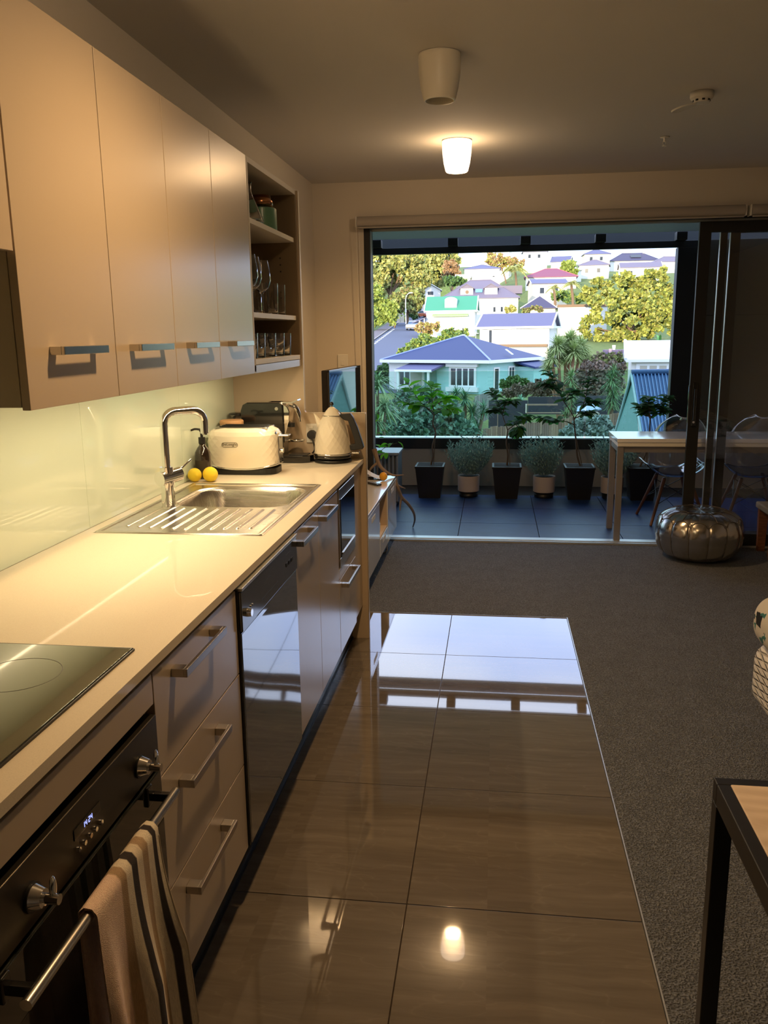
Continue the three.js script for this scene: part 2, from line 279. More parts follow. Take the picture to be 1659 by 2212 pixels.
// worktop, splashback, end panel
{
  const sx0 = -1.2, sx1 = -0.7, sz0 = -3.2, sz1 = -2.385, y0 = 0.9;
  const o = mesh('worktop', [bx(XS, sx0, y0, YC, ZP, 0.9), bx(sx1, -0.626, y0, YC, ZP, 0.9), bx(sx0, sx1, y0, YC, ZP, sz0), bx(sx0, sx1, y0, YC, sz1, 0.9)], M.counter);
  tag(o, 'long cream stone kitchen worktop with polished front edge', 'worktop');
  const s = thing('splashback', 'pale green glossy glass splashback under the wall cabinets', 'splashback', [XW + 0.001, YC, 0]);
  for (const [a, b] of [[0.9, -1.6], [-1.6, -2.42], [-2.42, -3.24], [-3.24, ZP]]) mesh('glass_panel', bx(0, 0.006, 0.0005, 0.75, b + 0.0008, a - 0.0008, 0.0008), M.splash, s);
}
{
  const sh = new THREE.Shape(); const X0 = XW - ZP * 0, d = 0.024;
  sh.moveTo(XW, 0); sh.lineTo(-0.613, 0); sh.lineTo(-0.613, 1.134); sh.quadraticCurveTo(-0.613, 1.14, -0.619, 1.14);
  sh.lineTo(-0.895, 1.14); sh.quadraticCurveTo(-0.912, 1.14, -0.912, 1.157); sh.lineTo(-0.912, 2.157); sh.lineTo(XW, 2.157);
  const g = boxUV(new THREE.ExtrudeGeometry(sh, { depth: d, bevelEnabled: false, curveSegments: 6 })).translate(0, 0, ZP - d);
  const o = thing('end_panel', 'tall beige end panel stepped down beside the kettle', 'panel');
  mesh('board', g, M.panel, o);
  mesh('edge_band', [bx(-0.9135, -0.9115, 1.157, 2.157, ZP - d, ZP), bx(-0.6145, -0.6125, 0.0, 1.134, ZP - d, ZP), bx(-0.89, -0.62, 1.139, 1.1412, ZP - d, ZP)], M.shelf, o).userData.label = 'pale edge banding';
  const k = thing('power_socket', 'white double power socket on end panel behind the kettle', 'socket', [-0.845, 1.043, ZP]);
  mesh('plate', bx(-0.06, 0.06, -0.047, 0.047, 0, 0.009, 0.004), M.whiteMatt, k);
  for (const x of [-0.034, 0.034]) mesh('switch', bx(x - 0.01, x + 0.01, 0.024, 0.036, 0.009, 0.012, 0.002), M.whiteMatt, k);
}
// base units -------------------------------------------------------
function baseBody(o, z0, z1, top = 0.9, back = XS) { mesh('body', bx(back, XD - 0.019, 0.175, top - 0.001, z0 + 0.0005, z1 - 0.0005), M.carcass, o); }
function front(o, name, y0, y1, z0, z1, m = M.cab) { return mesh(name, bx(XD - 0.018, XD, y0, y1, z0 + 0.0016, z1 - 0.0016, 0.0012), m, o); }
{
  const o = thing('toe_kick', 'dark recessed kickboard along the foot of the kitchen units', 'kickboard');
  mesh('board', bx(-0.72, -0.7, 0, 0.174, ZP, 0.9), M.toe, o); mesh('sealing_strip', bx(-0.7, -0.694, 0, 0.006, ZP, 0.9), M.black, o);
}
{
  const o = thing('oven_cabinet', 'beige cabinet housing with fascia strip above the oven', 'cabinet', [0, 0, 0]);
  mesh('side', bx(XS, XD - 0.019, 0.175, 0.899, -1.399, -1.383), M.carcass, o); mesh('side', bx(XS, XD - 0.019, 0.175, 0.899, -0.785, -0.769), M.carcass, o);
  mesh('fascia', bx(XD - 0.018, XD, 0.828, 0.888, -1.397, -0.772, 0.0012), M.cab, o);
  mesh('back_rail', bx(XD - 0.06, XD - 0.03, 0.812, 0.899, -1.383, -0.785), M.black, o);
  mesh('filler', bx(XD - 0.018, XD, 0.178, 0.205, -1.397, -0.772, 0.0012), M.cab, o);
  const n = thing('corner_cabinet', 'beige base cabinet beside the oven at the entrance end', 'cabinet', [0, 0, 0]);
  mesh('body', bx(XS, XD - 0.019, 0.175, 0.899, -0.767, 0.9), M.carcass, n); front(n, 'door', 0.178, 0.888, -0.765, -0.25); front(n, 'door', 0.178, 0.888, -0.25, 0.3);
}
{ // oven
  const o = thing('oven', 'built-in black steel oven with chrome knobs and bar handle', 'oven', [0, 0, 0]);
  const z0 = -1.392, z1 = -0.79;
  mesh('body', bx(-1.2, XD - 0.022, 0.21, 0.808, -1.38, -0.788), M.black, o);
  mesh('control_panel', bx(XD - 0.02, XD + 0.006, 0.706, 0.81, z0, z1, 0.003), M.ovenSteel, o);
  const door = mesh('oven_door', bx(XD - 0.02, XD + 0.008, 0.21, 0.7, z0, z1, 0.004), M.blackGlass, o);
  mesh('inner_window', bx(XD + 0.008, XD + 0.0085, 0.3, 0.6, z0 + 0.09, z1 - 0.09), M.blackGloss, door);
  for (const z of [-1.305, -0.945]) {
    const k = mesh('knob', [new THREE.CylinderGeometry(0.017, 0.024, 0.02, 28).rotateZ(-Math.PI / 2).translate(0.014, 0, 0), new THREE.CylinderGeometry(0.0095, 0.0095, 0.034, 20).rotateZ(-Math.PI / 2).translate(0.036, 0, 0), new THREE.SphereGeometry(0.011, 16, 10).scale(0.45, 2.1, 1).translate(0.04, 0.019, -0.004)], M.chrome, o);
    k.position.set(XD + 0.006, 0.75, z); k.scale.setScalar(0.78); k.userData.label = 'chrome winged knob';
    mesh('collar', new THREE.CylinderGeometry(0.027, 0.027, 0.006, 28).rotateZ(-Math.PI / 2).translate(0.002, 0, 0), M.black, k);
  }
  const d = mesh('display', bx(XD + 0.006, XD + 0.0075, 0.756, 0.774, -1.152, -1.066, 0.0007), M.blackGloss, o);
  { // seven-segment clock 14:24
    const seg = { 1: 'bc', 4: 'fgbc', 2: 'abged' }, gs = [], w = 0.0042, h = 0.0042, t = 0.0011;
    const put = (ch, z) => { for (const s of seg[ch]) gs.push({ a: [0, h, 1], g: [0, 0, 1], d: [0, -h, 1], b: [w / 2, h / 2, 0], c: [w / 2, -h / 2, 0], f: [-w / 2, h / 2, 0], e: [-w / 2, -h / 2, 0] }[s]); const n = seg[ch].length; for (let i = gs.length - n; i < gs.length; i++) gs[i] = bx(0, 0.0004, gs[i][1] - (gs[i][2] ? t : h) / 2, gs[i][1] + (gs[i][2] ? t : h) / 2, z - gs[i][0] - (gs[i][2] ? w : t) / 2, z - gs[i][0] + (gs[i][2] ? w : t) / 2); };
    put(1, 0.0135); put(4, 0.006); put(2, -0.004); put(4, -0.0115);
    const c = mesh('clock_digits', gs, S(lin(0.05, 0.05, 0.1), { emissive: lin(0.35, 0.4, 1), emissiveIntensity: 1.6 }), d); c.position.set(XD + 0.0076, 0.765, -1.109); c.userData.label = 'glowing blue clock display digits';
  }
  for (let i = 0; i < 5; i++) mesh('button', new THREE.CylinderGeometry(0.0042, 0.0048, 0.006, 14).rotateZ(-Math.PI / 2).translate(XD + 0.008, 0.738, -1.073 - i * 0.0185), M.chrome, o);
  const hb = mesh('bar_handle', bar(V(-0.578, 0.68, -1.345), V(-0.578, 0.68, -0.835), 0.0085, 0.0085, 18), M.steel, door); hb.userData.label = 'round steel bar handle';
  for (const z of [-1.325, -0.86]) mesh('handle_bracket', [bx(XD + 0.008, -0.58, 0.672, 0.688, z - 0.006, z + 0.006, 0.002), bx(XD + 0.006, XD + 0.014, 0.66, 0.7, z - 0.01, z + 0.01, 0.003)], M.blackGloss, door);
}
{ // striped towel over the oven bar
  const o = thing('tea_towel', 'peach towel with cream, taupe and black stripes over oven bar', 'towel', [0, 0, 0]);
  const cols = [[0, '#fcdcc6'], [0.34, '#fcdcc6'], [0.36, '#b89c7a'], [0.43, '#b89c7a'], [0.44, '#f0e4cc'], [0.52, '#f0e4cc'], [0.53, '#3b3432'], [0.605, '#3b3432'], [0.615, '#eee0c6'], [0.7, '#eee0c6'], [0.71, '#b89e7e'], [0.79, '#b89e7e'], [0.8, '#f2e6cf'], [0.88, '#f2e6cf'], [0.89, '#3b3432'], [0.94, '#3b3432'], [0.95, '#f4e9d3'], [1, '#f4e9d3']].map(([u, c]) => [u, new THREE.Color(c).convertLinearToSRGB()]);
  const tt = tex(512, 128, (u, v) => { let i = 0; while (i < cols.length - 2 && cols[i + 1][0] < u) i++; const [a, ca] = cols[i], [b, cb] = cols[i + 1], t = Math.min(1, Math.max(0, (u - a) / (b - a || 1))), n = 1 + rnd(-0.07, 0.07); return [ca.r + (cb.r - ca.r) * t, ca.g + (cb.g - ca.g) * t, ca.b + (cb.b - ca.b) * t].map((x) => x * n); });
  tt.wrapS = tt.wrapT = THREE.ClampToEdgeWrapping;
  const tm = S(0xffffff, { map: tt, roughness: 1, side: THREE.DoubleSide, bumpMap: tex(256, 256, () => rnd(), false, 3, 6), bumpScale: 0.0015 });
  const NU = 72, NV = 60, zb0 = -1.0, zb1 = -1.225;
  // u runs along the bar, s is the length of cloth from the back hem over the bar to the front hem
  const sheet = (thick) => {
    const pos = [], uv = [], idx = [], LB = 0.3, LF = 0.47, R = 0.0125 + thick;
    for (let j = 0; j <= NV; j++) for (let i = 0; i <= NU; i++) {
      const u = i / NU, s = -LB + (LB + LF) * j / NV, arc = Math.PI * R; let x, y, drop = 0;
      if (s < -arc / 2) { drop = -s - arc / 2; x = -R; y = -drop; } else if (s > arc / 2) { drop = s - arc / 2; x = R; y = -drop; } else { const a = s / R; x = Math.sin(a) * R; y = Math.cos(a) * R; if (Math.abs(a) > 1.57) y = 0; }
      const f = Math.min(1, drop / 0.25), fr = s > 0 ? 1 : 0.35;
      let z = zb0 + (zb1 - zb0) * u - f * fr * (0.03 * u * drop / 0.3 + 0.0 * u) + (s > 0 ? -drop * 0.04 * (0.25 + 0.75 * u) : -drop * 0.05);
      x += f * (s > 0 ? 0.011 * Math.sin(u * 13 + 0.6) * Math.min(1, drop * 6) + 0.014 * f * u : 0.004 * Math.sin(u * 11) - 0.004) + (s > 0 ? 0.008 * Math.exp(-Math.pow((u - 0.1) / 0.08, 2)) * f : 0);
      pos.push(-0.578 + x, 0.68 + y, z); uv.push(u, j / NV);
    }
    for (let j = 0; j < NV; j++) for (let i = 0; i < NU; i++) { const a = j * (NU + 1) + i; idx.push(a, a + NU + 1, a + 1, a + 1, a + NU + 1, a + NU + 2); }
    const g = new THREE.BufferGeometry(); g.setAttribute('position', new THREE.Float32BufferAttribute(pos, 3)); g.setAttribute('uv', new THREE.Float32BufferAttribute(uv, 2)); g.setIndex(idx); g.computeVertexNormals(); return g;
  };
  mesh('cloth', [sheet(0.0), sheet(0.003)], tm, o);
  const p = sheet(0.0015).attributes.position, hem = []; for (let i = 0; i <= NU; i += 4) hem.push(V(p.getX(NV * (NU + 1) + i), p.getY(NV * (NU + 1) + i), p.getZ(NV * (NU + 1) + i)));
  mesh('hem', tube(hem, 0.0035, 60, 6), S(lin(0.6, 0.5, 0.36), { roughness: 1 }), o);
  const side = []; for (let j = 26; j <= NV; j += 2) side.push(V(p.getX(j * (NU + 1) + NU), p.getY(j * (NU + 1) + NU), p.getZ(j * (NU + 1) + NU)));
  mesh('side_seam', tube(side, 0.0028, 50, 6), S(lin(0.66, 0.57, 0.43), { roughness: 1 }), o);
}
{ // drawers
  const o = thing('drawer_cabinet', 'beige cabinet of three drawers between oven and dishwasher', 'cabinet', [0, 0, 0]);
  baseBody(o, -1.918, -1.4);
  for (const [y0, y1, yh] of [[0.672, 0.888, 0.852], [0.42, 0.669, 0.61], [0.178, 0.417, 0.362]]) { const d = front(o, 'drawer', y0, y1, -1.918, -1.4); handle(d, XD, yh, -1.742, -1.488); }
}
{ // dishwasher
  const o = thing('dishwasher', 'dark mirror steel dishwasher with a flat control panel', 'dishwasher', [0, 0, 0]);
  const z0 = -2.52, z1 = -1.926;
  mesh('body', bx(XS + 0.03, XD - 0.02, 0.178, 0.898, z0 + 0.002, z1 - 0.002), M.black, o);
  mesh('control_panel', bx(XD - 0.018, XD + 0.012, 0.776, 0.882, z0, z1, 0.003), M.dwPanel, o);
  mesh('grip_strip', bx(XD - 0.018, XD + 0.015, 0.883, 0.892, z0, z1, 0.002), M.aluPale, o);
  // gently bowed door skin
  const g = new THREE.PlaneGeometry(0.59, 0.588, 24, 24), p = g.attributes.position;
  for (let i = 0; i < p.count; i++) { const a = p.getX(i) / 0.295, b = p.getY(i) / 0.294; p.setZ(i, 0.0026 * (1 - a * a) * (1 - b * b) - 0.0008 * Math.pow(Math.abs(b), 8)); }
  g.computeVertexNormals(); g.rotateY(Math.PI / 2).translate(XD + 0.0085, 0.479, (z0 + z1) / 2);
  const d = mesh('door', [g, bx(XD - 0.018, XD + 0.0082, 0.185, 0.773, z0, z1, 0.003)], M.dwSteel, o);
  mesh('side_seal', bx(XD - 0.018, XD + 0.004, 0.18, 0.888, z1 + 0.001, z1 + 0.006), M.black, o);
  const k = mesh('knob', new THREE.CylinderGeometry(0.0105, 0.012, 0.012, 20).rotateZ(-Math.PI / 2).translate(XD + 0.018, 0.815, -1.972), M.chrome, o);
  for (const z of [-2.0, -2.015]) mesh('indicator', new THREE.CylinderGeometry(0.003, 0.003, 0.003, 10).rotateZ(-Math.PI / 2).translate(XD + 0.0132, 0.822, z), M.chrome, o);
  for (let i = 0; i < 3; i++) mesh('button', bx(XD + 0.012, XD + 0.0135, 0.82, 0.832, -2.395 - i * 0.032, -2.375 - i * 0.032, 0.0006), M.black, o);
  for (const [y, a, b] of [[0.845, -2.2, -2.14], [0.805, -2.28, -2.1], [0.855, -2.44, -2.38]]) mesh('print', bx(XD + 0.012, XD + 0.0123, y, y + 0.0015, a, b), M.black, o);
}
{ // sink cabinet and microwave unit
  const o = thing('sink_cabinet', 'beige two-door cabinet between dishwasher and microwave', 'cabinet', [0, 0, 0]);
  mesh('body', [bx(XS, XD - 0.019, 0.175, 0.5, -3.288, -2.523), bx(XD - 0.035, XD - 0.019, 0.5, 0.899, -3.288, -2.523), bx(XS, XD - 0.019, 0.5, 0.899, -3.288, -3.272)], M.carcass, o);
  const a = front(o, 'door', 0.178, 0.888, -2.905, -2.523), b = front(o, 'door', 0.178, 0.888, -3.288, -2.905);
  handle(a, XD, 0.853, -2.755, -2.46 - 0.07, M.steel); handle(b, XD, 0.853, -3.13, -2.905 + 0.002, M.steel);
  const n = thing('microwave_cabinet', 'beige cabinet with an oven niche above one deep drawer', 'cabinet', [0, 0, 0]);
  const z0 = -3.70, z1 = -3.29;
  mesh('body', [bx(XS, XD - 0.02, 0.175, 0.55, z0, z1 - 0.001), bx(XS, XD - 0.02, 0.55, 0.899, z0, z0 + 0.016), bx(XS, XS + 0.016, 0.55, 0.899, z0 + 0.016, z1 - 0.017), bx(XS, XD - 0.02, 0.55, 0.899, z1 - 0.017, z1 - 0.001)], M.carcass, n);
  const d = front(n, 'drawer', 0.178, 0.5, z0, z1); handle(d, XD, 0.47, -3.63, -3.33, M.steel);
  mesh('rail', bx(XD - 0.018, XD, 0.503, 0.548, z0 + 0.0016, z1 - 0.0016, 0.0012), M.cab, n);
  const mw = thing('microwave', 'small built-in microwave with dark glass door beside end panel', 'microwave', [0, 0, 0]);
  mesh('body', bx(-1.1, XD - 0.016, 0.551, 0.886, z0 + 0.02, z1 - 0.022), M.black, mw);
  mesh('frame', [bx(XD - 0.016, XD + 0.004, 0.845, 0.886, z0 + 0.018, z1 - 0.02, 0.002), bx(XD - 0.016, XD + 0.004, 0.551, 0.592, z0 + 0.018, z1 - 0.02, 0.002), bx(XD - 0.016, XD + 0.004, 0.592, 0.845, z0 + 0.018, z0 + 0.032, 0.002), bx(XD - 0.016, XD + 0.004, 0.592, 0.845, z1 - 0.034, z1 - 0.02, 0.002)], M.steel, mw);
  const dr = mesh('door', bx(XD - 0.014, XD + 0.007, 0.594, 0.843, z0 + 0.034, z1 - 0.036, 0.002), M.blackGlass, mw);
  mesh('latch_strip', bx(XD + 0.007, XD + 0.011, 0.604, 0.613, z0 + 0.05, z1 - 0.05, 0.001), M.steel, dr);
  const f = thing('filler_strip', 'narrow beige filler between microwave unit and end panel', 'panel', [0, 0, 0]);
  mesh('board', bx(XS, XD - 0.012, 0.175, 0.899, ZP + 0.0005, z0 - 0.001), M.cab, f);
}
// cooktop
{
  const o = thing('cooktop', 'black ceramic glass cooktop set in worktop above the oven', 'cooktop', [0, YC, 0]);
  mesh('glass', bx(-1.19, -0.679, 0.0005, 0.0065, -1.428, -0.84, 0.002), M.hob, o);
  mesh('edge_strip', [bx(-1.19, -0.679, 0.0005, 0.0058, -1.4305, -1.428), bx(-0.679, -0.6765, 0.0005, 0.0045, -1.4305, -0.84)], M.black, o);
  for (const [x, z, r] of [[-0.83, -1.285, 0.075], [-1.06, -1.27, 0.1], [-0.83, -1.0, 0.1], [-1.06, -1.0, 0.075]]) mesh('zone_ring', new THREE.TorusGeometry(r, 0.0008, 6, 64).scale(1, 1, 0.4).rotateX(Math.PI / 2).translate(x, 0.0066, z), S(lin(0.1, 0.1, 0.085), { roughness: 0.4 }), o);
}
// sink: one pressed sheet with bowl and ribbed drainer
{
  const o = thing('sink', 'stainless steel sink with ribbed drainer set in worktop', 'sink', [0, YC, 0]);
  const x0 = -1.222, x1 = -0.684, z0 = -3.232, z1 = -2.36, NX = 230, NZ = 380, pos = [], idx = [], uv = [];
  const rr = (x, z, cx, cz, hx, hz, r) => { const qx = Math.abs(x - cx) - hx + r, qz = Math.abs(z - cz) - hz + r; return Math.hypot(Math.max(qx, 0), Math.max(qz, 0)) + Math.min(Math.max(qx, qz), 0) - r; };
  const sm = THREE.MathUtils.smoothstep;
  const hgt = (x, z) => {
    const e = rr(x, z, (x0 + x1) / 2, (z0 + z1) / 2, (x1 - x0) / 2, (z1 - z0) / 2, 0.012);
    let y = 0.0034 * sm(-e, 0, 0.006) + 0.0006;
    y -= 0.0042 * sm(-e, 0.014, 0.024);                                            // recessed field inside the rim
    const b = rr(x, z, -0.935, -2.975, 0.205, 0.185, 0.085);
    y -= 0.008 * sm(-b, -0.016, 0.0) + 0.16 * sm(-b, 0.0, 0.03) + 0.004 * sm(-b, 0.02, 0.18);
    for (let i = 0; i < 11; i++) { const rx = -1.155 + i * 0.0405, za = -2.43 - 0.006 * Math.abs(i - 5), dz = Math.max(0, z - za, -2.735 - z); const d = Math.hypot(x - rx, dz); y += 0.0042 * (1 - sm(d, 0.003, 0.0085)); }
    const t = rr(x, z, -1.139, -2.768, 0.036, 0.034, 0.02); y += 0.0034 * sm(-t, 0, 0.006);
    return y;
  };
  for (let j = 0; j <= NZ; j++) for (let i = 0; i <= NX; i++) { const x = x0 + (x1 - x0) * i / NX, z = z0 + (z1 - z0) * j / NZ; pos.push(x, hgt(x, z), z); uv.push(x, z); }
  for (let j = 0; j < NZ; j++) for (let i = 0; i < NX; i++) { const a = j * (NX + 1) + i; idx.push(a, a + NX + 1, a + 1, a + 1, a + NX + 1, a + NX + 2); }
  const g = new THREE.BufferGeometry(); g.setAttribute('position', new THREE.Float32BufferAttribute(pos, 3)); g.setAttribute('uv', new THREE.Float32BufferAttribute(uv, 2)); g.setIndex(idx); g.computeVertexNormals();
  mesh('basin', g, M.brushed, o);
  mesh('drain', [lathe([[0.0, -0.1685], [0.03, -0.1685], [0.04, -0.1665], [0.041, -0.169]], 32).translate(-0.935, 0, -2.975)], M.chrome, o);
}
// tap
{
  const o = thing('kitchen_tap', 'tall chrome square-arched kitchen tap behind the sink', 'tap', [-1.139, YC + 0.003, -2.768]);
  mesh('body', [cyl(0.023, 0.023, 0.004, 0, 0, 0, 32), cyl(0.0235, 0.0235, 0.135, 0, 0.004, 0, 32)], M.chrome, o);
  const dir = V(0.78, 0, -0.63).normalize(), P2 = (r, y) => V(dir.x * r, y, dir.z * r), c = new THREE.CurvePath();
  const R = 0.045, top = 0.332, reach = 0.146;
  const pts = [P2(0, 0.13), P2(0, top - R)]; for (let i = 1; i <= 8; i++) { const a = i / 8 * Math.PI / 2; pts.push(P2(R - R * Math.cos(a), top - R + R * Math.sin(a))); } for (let i = 0; i <= 8; i++) { const a = i / 8 * Math.PI / 2; pts.push(P2(reach - R + R * Math.sin(a), top - R + R * Math.cos(a))); } pts.push(P2(reach, top - 0.085));
  for (let i = 0; i < pts.length - 1; i++) c.add(new THREE.LineCurve3(pts[i], pts[i + 1]));
  mesh('spout', new THREE.TubeGeometry(c, 120, 0.0142, 20), M.chrome, o);
  mesh('aerator', bar(P2(reach, top - 0.084), P2(reach, top - 0.09), 0.0095), M.steel, o);
  const h = mesh('mixer', bar(V(-0.014, 0.1, 0.034), V(0.024, 0.107, -0.052), 0.0255, 0.0255, 36), M.chrome, o);
  mesh('lever', bar(V(0.016, 0.112, -0.04), V(0.05, 0.15, -0.11), 0.0055, 0.004, 14), M.chrome, h);
}
// wall cabinets ----------------------------------------------------
const UX = -0.92, UB = 1.37, UT = 2.157;
{
  const zs = [-1.566, -1.973, -2.366, -2.763, -3.17];
  const lab = ['wall cabinet with beige door next to the raised hood cabinet', 'second beige wall cabinet from the hood cabinet, over the worktop', 'beige wall cabinet over the tap, third from the hood cabinet', 'beige wall cabinet directly beside the open glass shelves'];
  for (let i = 0; i < 4; i++) {
    const o = thing('wall_cabinet', lab[i], 'cabinet', [0, 0, 0], 'closed wall cabinets');
    mesh('body', bx(XS + 0.001, UX - 0.019, UB + 0.002, UT - 0.001, zs[i + 1] + 0.0004, zs[i] - 0.0004), M.carcass, o);
    const d = mesh('door', bx(UX - 0.018, UX, UB - 0.004, UT, zs[i + 1] + 0.0016, zs[i] - 0.0016, 0.0012), M.cab, o);
    const hz = [[-1.865, -1.66], [-2.27, -2.05], [-2.665, -2.45], [-3.06, -2.85]][i]; handle(d, UX, 1.482, hz[0], hz[1], M.steel);
  }
  const o = thing('hood_cabinet', 'short beige wall cabinet raised over the cooktop', 'cabinet', [0, 0, 0]);
  mesh('body', bx(XS + 0.001, UX - 0.019, 1.69, UT - 0.001, -1.563, -0.966), M.carcass, o);
  mesh('door', bx(UX - 0.018, UX, 1.672, UT, -1.5615, -0.968, 0.0012), M.cab, o);
  mesh('hood_grille', bx(XS + 0.05, UX - 0.03, 1.672, 1.69, -1.55, -0.98, 0.003), M.steel, o);
  const n = thing('tall_cabinet', 'beige wall cabinet beyond the hood at the entrance end', 'cabinet', [0, 0, 0]);
  mesh('body', bx(XS + 0.001, UX - 0.019, UB + 0.002, UT - 0.001, -0.96, 0.9), M.carcass, n); mesh('door', bx(UX - 0.018, UX, UB - 0.004, UT, -0.96, -0.4, 0.0012), M.cab, n);
}
{ // open shelves
  const o = thing('open_shelf_unit', 'open beige shelf unit holding glasses beside the end panel', 'shelf', [0, 0, 0]);
  const z0 = ZP + 0.001, z1 = -3.173, xb = XS + 0.001, xf = UX;
  mesh('side', bx(xb, xf, UB + 0.002, UT, z1 - 0.016, z1), M.carcass, o);
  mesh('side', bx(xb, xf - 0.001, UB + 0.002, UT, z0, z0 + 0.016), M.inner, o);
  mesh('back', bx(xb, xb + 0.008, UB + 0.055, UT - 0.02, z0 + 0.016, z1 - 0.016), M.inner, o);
  mesh('top_board', bx(xb, xf, UT - 0.02, UT, z0 + 0.016, z1 - 0.016), M.carcass, o);
  for (const y of [1.948, 1.598, 1.418]) mesh('shelf_board', bx(xb + 0.008, xf - (y < 1.5 ? 0 : 0.012), y - 0.02, y, z0 + 0.0165, z1 - 0.0165, 0.001), M.shelf, o);
  mesh('valance', bx(xf - 0.018, xf, UB - 0.004, 1.396, z0, z1), M.cab, o);
  mesh('bottom_board', bx(xb, xf - 0.019, UB + 0.004, 1.396, z0 + 0.016, z1 - 0.016), M.carcass, o);
  for (const y of [1.86, 1.83, 1.8, 1.7, 1.67]) mesh('peg_hole', new THREE.CylinderGeometry(0.0035, 0.0035, 0.002, 10).rotateX(Math.PI / 2).translate(-1.0, y, z0 + 0.0168), M.black, o);
}
// LED strip under the wall cabinets
{
  const o = thing('strip_light', 'slim warm strip light under the wall cabinets', 'light', [-0.985, UB - 0.004, -2.74]);
  mesh('channel', bx(-0.011, 0.011, -0.002, 0.006, -0.99, 0.99, 0.001), M.aluPale, o);
  mesh('diffuser', bx(-0.006, 0.006, -0.0045, -0.002, -0.98, 0.98), S(lin(0.9, 0.9, 0.9), { emissive: STRIPC, emissiveIntensity: 20 }), o);
  const l = new THREE.RectAreaLight(STRIPC, STRIP * 22, 0.012, 1.96); l.position.set(0, -0.0055, 0); l.rotation.x = -Math.PI / 2; o.add(l);
}

// ================================================================ things on the worktop
function lemon(x, z, r, rot, label) {
  const pts = []; for (let i = 0; i <= 20; i++) { const a = Math.PI * i / 20; let y = -Math.cos(a) * 1.12, q = Math.sin(a); if (i < 2 || i > 18) y *= 1.06; pts.push([Math.max(0, q) * r, y * r]); }
  const o = thing('lemon', label, 'lemon', [x, YC, z], 'lemons behind the sink');
  const g = lathe(pts, 28).rotateZ(Math.PI / 2).rotateY(rot).translate(0, r, 0);
  mesh('fruit', g, M.lemon, o);
  mesh('stem_end', new THREE.SphereGeometry(r * 0.13, 10, 8).scale(0.4, 1, 1).translate(r * 1.13, r, 0).rotateY(rot), S(lin(0.25, 0.14, 0.02), { roughness: 0.9 }), o);
}
lemon(-1.226, -3.272, 0.0285, -1.0, 'smaller yellow lemon with stem scar beside the tap');
lemon(-1.161, -3.278, 0.031, 2.2, 'larger plain yellow lemon beside the toaster');
{
  const o = thing('soap_bottle', 'dark brown pump soap bottle between lemons and toaster', 'bottle', [-1.219, YC, -3.362]);
  mesh('bottle', lathe([[0, 0], [0.032, 0], [0.0345, 0.003], [0.0345, 0.095], [0.032, 0.112], [0.022, 0.13], [0.0135, 0.14], [0.0125, 0.15], [0, 0.15]], 40), P(lin(0.02, 0.011, 0.006), { roughness: 0.12, clearcoat: 1, clearcoatRoughness: 0.05 }), o);
  mesh('label_band', new THREE.CylinderGeometry(0.0349, 0.0349, 0.06, 40, 1, true, -0.9, 1.8).translate(0, 0.05, 0), S(lin(0.035, 0.024, 0.012), { roughness: 0.7 }), o);
  const pm = mesh('pump', [cyl(0.0145, 0.0145, 0.026, 0, 0.148, 0, 24), cyl(0.006, 0.006, 0.03, 0, 0.174, 0, 14), cyl(0.009, 0.011, 0.01, 0, 0.198, 0, 18)], M.black, o);
  mesh('nozzle', [tube([V(-0.004, 0.206, 0), V(-0.025, 0.209, 0.006), V(-0.042, 0.204, 0.01)], 0.0045, 14, 8), bx(0, 0.026, 0.2, 0.209, -0.006, 0.006, 0.003)], M.black, pm);
}
// faceted shells: rows of points shifted by half a step give diamond facets
function faceted(rowsY, ring, n) {                                   // ring(t, a) -> Vector3 for row t (0..1) and angle a
  const pos = [], push = (a, b, c) => pos.push(a.x, a.y, a.z, b.x, b.y, b.z, c.x, c.y, c.z), pt = (j, i) => ring(j / rowsY, ((i + (j % 2) * 0.5) / n) * 2 * Math.PI);
  for (let j = 0; j < rowsY; j++) for (let i = 0; i < n; i++) {
    const o = j % 2;
    if (!o) { push(pt(j, i), pt(j + 1, i), pt(j, i + 1)); push(pt(j, i + 1), pt(j + 1, i), pt(j + 1, i + 1)); } else { push(pt(j, i), pt(j + 1, i), pt(j + 1, i + 1)); push(pt(j, i), pt(j + 1, i + 1), pt(j, i + 1)); }
  }
  const g = new THREE.BufferGeometry(); g.setAttribute('position', new THREE.Float32BufferAttribute(pos, 3)); g.computeVertexNormals(); return g;
}
